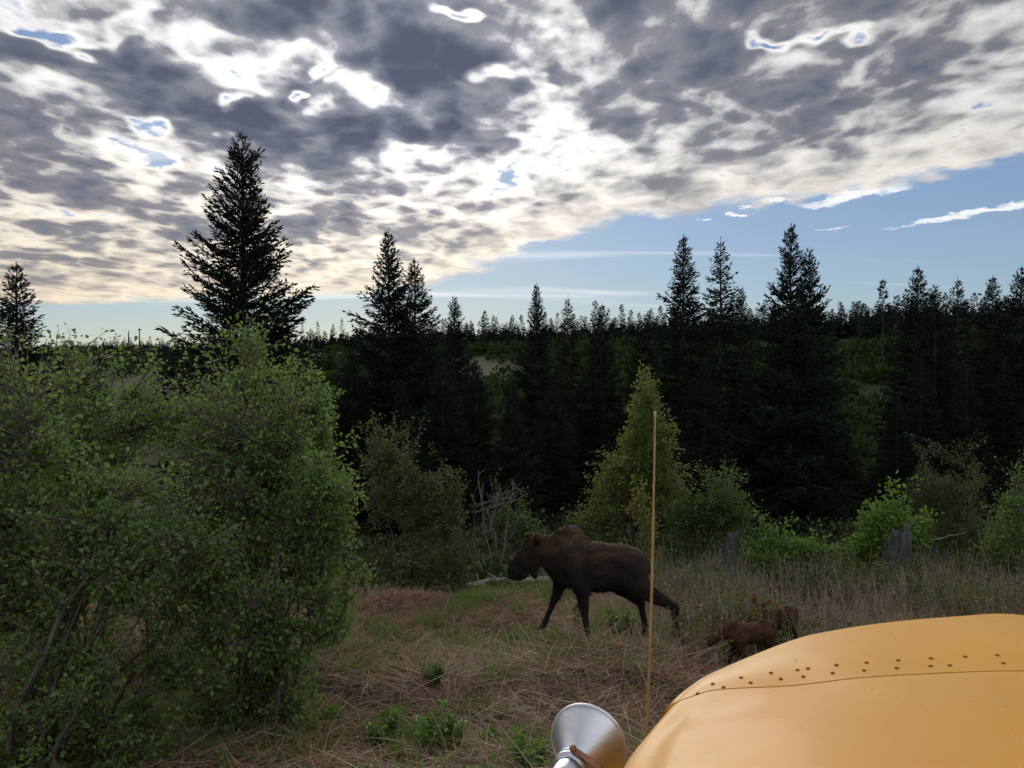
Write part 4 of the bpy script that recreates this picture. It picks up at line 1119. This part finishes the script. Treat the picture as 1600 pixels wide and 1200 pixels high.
def dead_things():
    rng = np.random.default_rng(31)
    mb = MB(); a = hit(676, 930); b = hit(866, 930)
    c = a + (b - a) * .55; b[1] = a[1] + .15; c[1] = a[1] + .1
    a[2] = terr(a[0], a[1]) + .16; b[2] = terr(b[0], b[1]) + .24
    branchy(mb, b, a, .07, 9, rng, .35, 8)
    root = empty('fallen_log', (a + b) / 2); o = mb.build('trunk', M['dead'], None, True); o.data.transform(Matrix.Translation(-Vector((a + b) / 2))); o.parent = root
    m2 = MB(); p = a + (b - a) * .42; tube(m2, [p + [0, -.02, .05], p + [.0, -.03, -.12], p + [.03, -.05, -.3]], [.03, .024, .015], 5)
    o = m2.build('branch_stub', M['dead'], None, True); o.data.transform(Matrix.Translation(-Vector((a + b) / 2))); o.parent = root
    tag(root, 'pale weathered fallen log lying in the grass behind the moose head', 'log')
    # dead branch heap
    g = ground(772, 17.6); mb = MB()
    for (x0, y0, x1, y1, r) in ((770, 850, 748, 735, .04), (775, 850, 800, 748, .035), (740, 800, 803, 783, .03), (765, 830, 782, 760, .03), (745, 792, 790, 770, .02), (790, 855, 760, 790, .03), (760, 850, 815, 800, .022), (750, 850, 735, 770, .02)):
        p, q = at(x0, y0, 17.6 + rng.normal() * .15), at(x1, y1, 17.6 + rng.normal() * .3)
        if y0 > 845: p[2] = min(p[2], float(terr(p[0], p[1])) - .05)
        branchy(mb, p, q, r, 9, rng, .45, 5)
    o = mb.build('dead_tree', M['dead_dark']); tag(o, 'tangle of bare grey dead branches standing beside the olive alder', 'dead tree')
    # stumps
    for (x, yt, yb, wpx, Y, lab, sd) in ((1403, 815, 905, 46, 16.0, 'broken grey stump with a jagged top standing before the bright elder', 1), (1136, 828, 905, 22, 16.3, 'slim grey stake-like stump at the edge of the low lime green bush', 2)):
        rg = np.random.default_rng(sd); g = ground(x, Y); top = at(x, yt, Y)[2]; H = top - g[2] + .2; r = wpx / 2 / FPX * Y
        n, m = 44, 14; an = np.linspace(0, 2 * math.pi, n); ph = rg.random(4) * 6.28
        jag = .10 * np.sin(an + 2.9) + .05 * np.sin(3 * an + ph[0]) + .05 * rg.random(n); jag[-1] = jag[0]; jag -= jag.max()
        rows = []
        for k in range(m):
            f = k / (m - 1); rad = r * (1.10 - .35 * f + .25 * max(0, .2 - f) * 5) * (1 + .10 * np.sin(3 * an + ph[1]) + .05 * np.sin(7 * an + ph[2]) + .05 * np.sin(11 * an + 9 * f) + .05 * np.sin(19 * an + 3 * f) + .05 * rg.normal(size=n)); rad[-1] = rad[0]
            zz = -.2 + f * (H + jag * H * (1.4 if sd == 1 else .5)); rows.append(np.stack([rad * np.cos(an) + .05 * f * sd, rad * np.sin(an), zz], -1))
        last = rows[-1].copy(); last[:, :2] *= .7; last[:, 2] -= .03; rows.append(last); l2 = rows[-1].copy(); l2[:, :2] *= .5; l2[:, 2] = l2[:, 2].min() - .2; rows.append(l2); l3 = l2.copy(); l3[:, :2] *= .02; rows.append(l3)
        mb = MB(); mb.add(np.array(rows), grid_faces(len(rows), n)); root = empty('tree_stump', g); tag(root, lab, 'stump')
        mb.build('trunk', M['stump'], root, False)
        if sd == 1:
            m2 = MB()
            for k in range(5):
                a0 = k * 1.3 + .4; p = np.array([r * math.cos(a0), r * math.sin(a0), .1]); q = p * [2.4, 2.4, 0] + [0, 0, -.12]; tube(m2, [p, (p + q) / 2 + [0, 0, -.02], q], [.09, .07, .03], 6)
            m2.build('root_flare', M['stump'], root, True)
    # pale sticks
    for (x0, y0, x1, y1, r, lab) in ((1134, 918, 1156, 868, .020, 'pale bare stick leaning beside the slim stump'), (1530, 915, 1565, 868, .026, 'pale bare stick leaning against the olive willow'), (1450, 845, 1510, 832, .013, 'thin pale twig reaching sideways out of the grey-green willow'),
                                     (1058, 960, 1090, 985, .010, 'thin white stick lying behind the hind legs of the moose'), (845, 1045, 890, 1020, .010, 'dry pale stick lying in the grass below the forelegs of the moose'), (905, 1110, 913, 1058, .006, 'upright dry stalk standing behind the horn')):
        p = hit(x0, y0) if y0 != 845 else at(x0, y0, 16.4); q = at(x1, y1, p[1] + .12)
        if x0 == 1450: p = at(x0, y0, 17.5); q = at(x1, y1, 17.2)
        if y1 > 940 and x1 != 913: q = hit(x1, y1); q[2] += .06; p[2] += .03
        p = p - (q - p) * .06; mb = MB(); branchy(mb, p, q, r, 3, rng, .16, 6, .2); o = mb.build('dry_stick', M['dead'], None, True); tag(o, lab, 'stick')


dead_things()


# ------------------------------------------------------------------ ground cover
def scatter(rng, n, y0, y1, xpx=(-160, 1760), mask=None, power=1.0):
    """points on the near slope, spread evenly over the ground seen by the camera and a margin round it"""
    out = []; tot = 0
    while tot < n:
        m = n * 2; Y = (y0 ** 2 + (y1 ** 2 - y0 ** 2) * rng.random(m)) ** .5; X = (rng.uniform(xpx[0], xpx[1], m) - 800) / FPX * Y
        if mask is not None: k = rng.random(m) < mask(X, Y); X, Y = X[k], Y[k]
        out.append(np.stack([X, Y], -1)); tot += len(X)
        if len(out) > 40: break
    P = np.concatenate(out)[:n]
    return np.concatenate([P, terr(P[:, 0], P[:, 1])[:, None]], -1)


def pixmask(patches):
    def f(X, Y):
        u, v, _ = project(np.stack([X, Y, terr(X, Y)], -1)); m = np.zeros(len(X))
        for (x, y, rx, ry, a) in patches: m = np.maximum(m, a * np.clip(1.5 - np.hypot((u - x) / rx, (v - y) / ry), 0, 1))
        return np.clip(m, 0, 1)
    return f


GREEN = pixmask([(640, 875, 110, 30, 1), (690, 895, 50, 14, .6), (790, 952, 70, 14, .9), (690, 990, 60, 22, .9), (770, 1010, 60, 25, .7), (590, 990, 60, 20, .7), (970, 980, 40, 20, .7), (860, 1000, 25, 10, .6), (620, 1150, 45, 35, .5),
                 (700, 1130, 50, 40, .5), (1130, 925, 40, 18, .5), (480, 1000, 90, 30, .6), (820, 1060, 60, 14, .35), (560, 1060, 40, 14, .4), (1060, 1010, 40, 12, .4), (1020, 1040, 40, 15, .35), (830, 1180, 40, 25, .5), (680, 1060, 20, 15, .5), (900, 900, 300, 14, .35), (300, 1150, 200, 60, .25)])


def cover():
    rng = np.random.default_rng(55)
    lump = lambda X, Y: np.clip(.35 + 1.6 * (vnoise(X, Y, .8, 12) - .35), .08, 1) * (1 - .4 * GREEN(X, Y))
    # matted dead grass and fern litter
    mb = MB(); P = scatter(rng, 85000, 6.2, 19, mask=lump); n = len(P)
    az = vnoise(P[:, 0], P[:, 1], .5, 20) * 9 + rng.normal(size=n) * .9; el = np.abs(rng.normal(size=n)) * .32
    D = np.stack([np.cos(az) * np.cos(el), np.sin(az) * np.cos(el), np.sin(el) + .05], -1); P[:, 2] += .01 + .05 * rng.random(n)
    add_blades(mb, P, D, .16 + .34 * rng.random(n) ** 1.5, .007 + .006 * rng.random(n), rng, .35)
    tag(mb.build('dry_grass', M['straw']), 'matted dry straw coloured grass covering the clearing', 'grass', kind='stuff')
    mb = MB(); P = scatter(rng, 62000, 6.2, 16, mask=lambda X, Y: np.clip(3.2 * (vnoise(X, Y, .55, 14) - .36), 0, 1) * (1 - .7 * GREEN(X, Y))); n = len(P)
    az = rng.random(n) * 6.28; el = np.abs(rng.normal(size=n)) * .35; D = np.stack([np.cos(az), np.sin(az), np.sin(el)], -1); P[:, 2] += .01 + .06 * rng.random(n)
    add_blades(mb, P, D, .12 + .22 * rng.random(n), .009 + .010 * rng.random(n), rng, .3, 2)
    tag(mb.build('dead_fern', M['rust_straw']), 'rust brown dead fern litter in patches across the clearing', 'litter', kind='stuff')
    # standing dry stalks, denser towards the scrubby side
    mb = MB(); P = scatter(rng, 14000, 6.6, 19, mask=lambda X, Y: np.clip(.14 + .9 * sstep(0, 5, X) * sstep(9, 12, Y) + .5 * (vnoise(X, Y, .7, 16) > .62), 0, 1)); n = len(P)
    D = np.stack([rng.normal(size=n) * .4, rng.normal(size=n) * .4, np.ones(n)], -1)
    add_blades(mb, P, D, .25 + .40 * rng.random(n) ** 1.6, .006 + .006 * rng.random(n), rng, .35)
    P = scatter(rng, 1500, 6.4, 12, mask=lambda X, Y: np.clip(.1 + 1.2 * (vnoise(X, Y, .6, 18) - .4), 0, 1)); n = len(P); P[:, 2] += .05 * rng.random(n)
    az = rng.random(n) * 6.28; D = np.stack([np.cos(az), np.sin(az), .15 + .5 * rng.random(n)], -1)
    add_blades(mb, P, D, .45 + .5 * rng.random(n), .008 + .007 * rng.random(n), rng, .18, 4)
    tag(mb.build('dry_stalks', M['straw']), 'thin dry stalks standing and leaning over the dead grass', 'stalks', kind='stuff')
    # green grass
    mb = MB(); P = scatter(rng, 58000, 6.2, 19, mask=lambda X, Y: np.clip(GREEN(X, Y) * 1.2 * np.clip(.03 + 5 * (vnoise(X, Y, 1.9, 22) - .46), .03, 1) + .35 * (vnoise(X, Y, 1.0, 27) > .78), 0, 1)); n = len(P)
    D = np.stack([rng.normal(size=n) * .45, rng.normal(size=n) * .45, np.ones(n)], -1)
    hgt = (.10 + .16 * rng.random(n)) * (1 + .9 * sstep(13.5, 16, P[:, 1]))
    add_blades(mb, P, D, hgt, .008 + .008 * rng.random(n), rng, .45)
    tag(mb.build('green_grass', M['grass']), 'fresh green grass in patches around the moose and log', 'grass', kind='stuff')
    # scrub of thin twigs with small leaves between the calves and the stumps
    scr = pixmask([(1350, 930, 260, 45, 1), (1150, 905, 110, 30, .8), (1520, 940, 120, 40, 1), (1060, 900, 70, 22, .6), (1250, 985, 160, 30, .6), (660, 870, 120, 14, .35), (1130, 985, 60, 25, .4), (740, 880, 40, 16, .8), (1165, 1010, 80, 40, 1.0), (900, 925, 60, 14, .4), (690, 880, 20, 14, .7)])
    P = scatter(rng, 4300, 10, 18.5, mask=scr); tw = MB(); lf = MB(); LP, LD = [], []
    for p in P:
        h = (.30 + .40 * rng.random()) * (1.5 if rng.random() < .18 else 1); b = p - [0, 0, .03]; e = p + [rng.normal() * .12, rng.normal() * .12, h]; m = (b + e) / 2 + rng.normal(size=3) * .04
        tube(tw, [b, m, e], [.0065, .005, .003], 3, False)
        for _ in range(2):
            q = b + (e - b) * (.35 + .5 * rng.random()); tube(tw, [q, q + [rng.normal() * .09, rng.normal() * .09, .12 * rng.random() + .04]], [.004, .002], 3, False)
        if vnoise(p[0], p[1], .8, 25) > .46:
            for _ in range(10): LP.append(b + (e - b) * (.45 + .6 * rng.random()) + rng.normal(size=3) * .05); LD.append(rng.normal(size=3) + [0, 0, .4])
    tag(tw.build('scrub_twigs', M['stem']), 'grey brown twigs of low scrub between the calves and the stumps', 'scrub', kind='stuff')
    LP, LD = np.array(LP), np.array(LD); n = len(LP); k = .6 + .8 * rng.random(n); add_leaves(lf, LP, LD, .055 * k, .032 * k, rng)
    tag(lf.build('scrub_leaves', M['yellow_olive']), 'small yellowish green leaves budding on the low scrub', 'scrub', kind='stuff')


M['yellow_olive'] = leaf_mat('scrub_leaf', [(.045, .060, .018), (.080, .092, .026), (.125, .125, .038)], .35)
cover()


def undergrowth():
    rng = np.random.default_rng(91); mb = MB()
    P = scatter(rng, 2600, 15.6, 30, mask=lambda X, Y: np.clip(.25 + 1.3 * (vnoise(X, Y, .45, 31) - .3), 0, 1) * sstep(15.6, 18, Y + .02 * X))
    for p in P:
        n = 16; h = rng.uniform(.25, .75); r = rng.uniform(.25, .55)
        q = p + np.stack([rng.normal(size=n) * r * .6, rng.normal(size=n) * r * .6, h * rng.random(n) ** .7], -1)
        add_leaves(mb, q, rng.normal(size=(n, 3)) + [0, 0, .5], .16 * (.5 + rng.random(n)), .075, rng)
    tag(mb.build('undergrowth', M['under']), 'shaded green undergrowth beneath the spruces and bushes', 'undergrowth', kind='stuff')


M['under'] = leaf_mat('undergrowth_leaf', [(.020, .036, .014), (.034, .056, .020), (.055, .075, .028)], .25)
undergrowth()


def weeds():
    rng = np.random.default_rng(44); mb = MB(); LP, LD, LS = [], [], []
    P = scatter(rng, 1500, 6.4, 17.5, mask=lambda X, Y: np.clip(.06 + 1.8 * (vnoise(X, Y, .55, 41) - .55) + .6 * GREEN(X, Y), 0, 1))
    for p in P:
        n = int(rng.integers(6, 16)); h = rng.uniform(.04, .22); a = rng.random(n) * 6.28; f = rng.random(n)
        LP.append(p + np.stack([np.cos(a) * .03, np.sin(a) * .03, h * f], -1)); LD.append(np.stack([np.cos(a), np.sin(a), .15 + .6 * rng.random(n)], -1)); LS.append(rng.uniform(.035, .085, n))
    LP, LD, LS = np.concatenate(LP), np.concatenate(LD), np.concatenate(LS); add_leaves(mb, LP, LD, LS, LS * .5, rng, .15, up=1.0)
    tag(mb.build('weeds', M['grass']), 'small green broad-leaved weeds sprouting through the dead grass', 'weeds', kind='stuff')


weeds()


def leafy_plant(x, y, h, r, n, mat, lab, seed, leaf=(.075, .045), grp=None):
    g = hit(x, y); rng = np.random.default_rng(seed); root = empty('leafy_plant', g); tag(root, lab, 'plant', grp)
    st = MB(); LP, LD = [], []
    for i in range(max(4, n // 26)):
        a = rng.random() * 6.28; rr_ = r * rng.random() ** .5; e = np.array([math.cos(a) * rr_, math.sin(a) * rr_, h * (.55 + .5 * rng.random())]); b = np.array([e[0] * .35, e[1] * .35, -.04])
        m = (b + e) / 2 + rng.normal(size=3) * .03; tube(st, [b, m, e], [.005, .004, .002], 4, False)
        for j in range(26):
            f = .25 + .8 * rng.random(); LP.append(b + (e - b) * f + rng.normal(size=3) * .02); d = rng.normal(size=3); d[2] = abs(d[2]) * .4; LD.append(d)
    LP, LD = np.array(LP), np.array(LD); k = .55 + .7 * rng.random(len(LP)); fo = MB(); add_leaves(fo, LP, LD, leaf[0] * k, leaf[1] * k, rng, .2, up=1.2)
    st.build('stems', M['stem'], root); fo.build('foliage', M[mat], root)


LG = 'leafy green plants in the dry grass'
for i, (x, y, h, r, n, mat, lab) in enumerate([
        (600, 1165, .32, .20, 320, 'lime', 'bright green leafy plant growing beside the larger one in the dry grass'),
        (690, 1180, .42, .26, 520, 'lime', 'largest bright leafy plant in the dry foreground grass'),
        (680, 1165, .3, .2, 240, 'alder', 'darker leafy plant tucked against the largest bright one'),
        (826, 1202, .26, .20, 300, 'lime', 'bright leafy plant beside the metal horn'),
        (765, 1165, .14, .09, 90, 'lime', 'tiny bright sprout between the large leafy plant and the horn'),
        (680, 1072, .22, .14, 130, 'alder', 'small green plant on the broken turf bank'),
        (970, 995, .36, .28, 320, 'alder', 'green plant growing under the belly of the moose'),
        (1140, 925, .4, .34, 300, 'alder', 'green leafy plant behind the calves'),
        (1188, 1052, 1.0, .16, 260, 'yellow_olive', 'thin leafy sprig standing in front of the calves'),
        (1142, 1046, .95, .15, 220, 'yellow_olive', 'sparse leafy sprig by the head of the leading calf'),
        (1222, 1036, .98, .15, 220, 'yellow_olive', 'leafy twig crossing the flank of the hindmost calf'),
        (902, 985, .62, .05, 60, 'yellow_olive', 'single slender leafy shoot beside the foreleg of the moose'),
        (520, 1130, .14, .1, 80, 'lime', 'small bright sprout on the bare dry slope')]):
    leafy_plant(x, y, h, r, n, mat, lab, 200 + i, (.06, .036) if 'yellow' in mat else (.075, .045), LG)
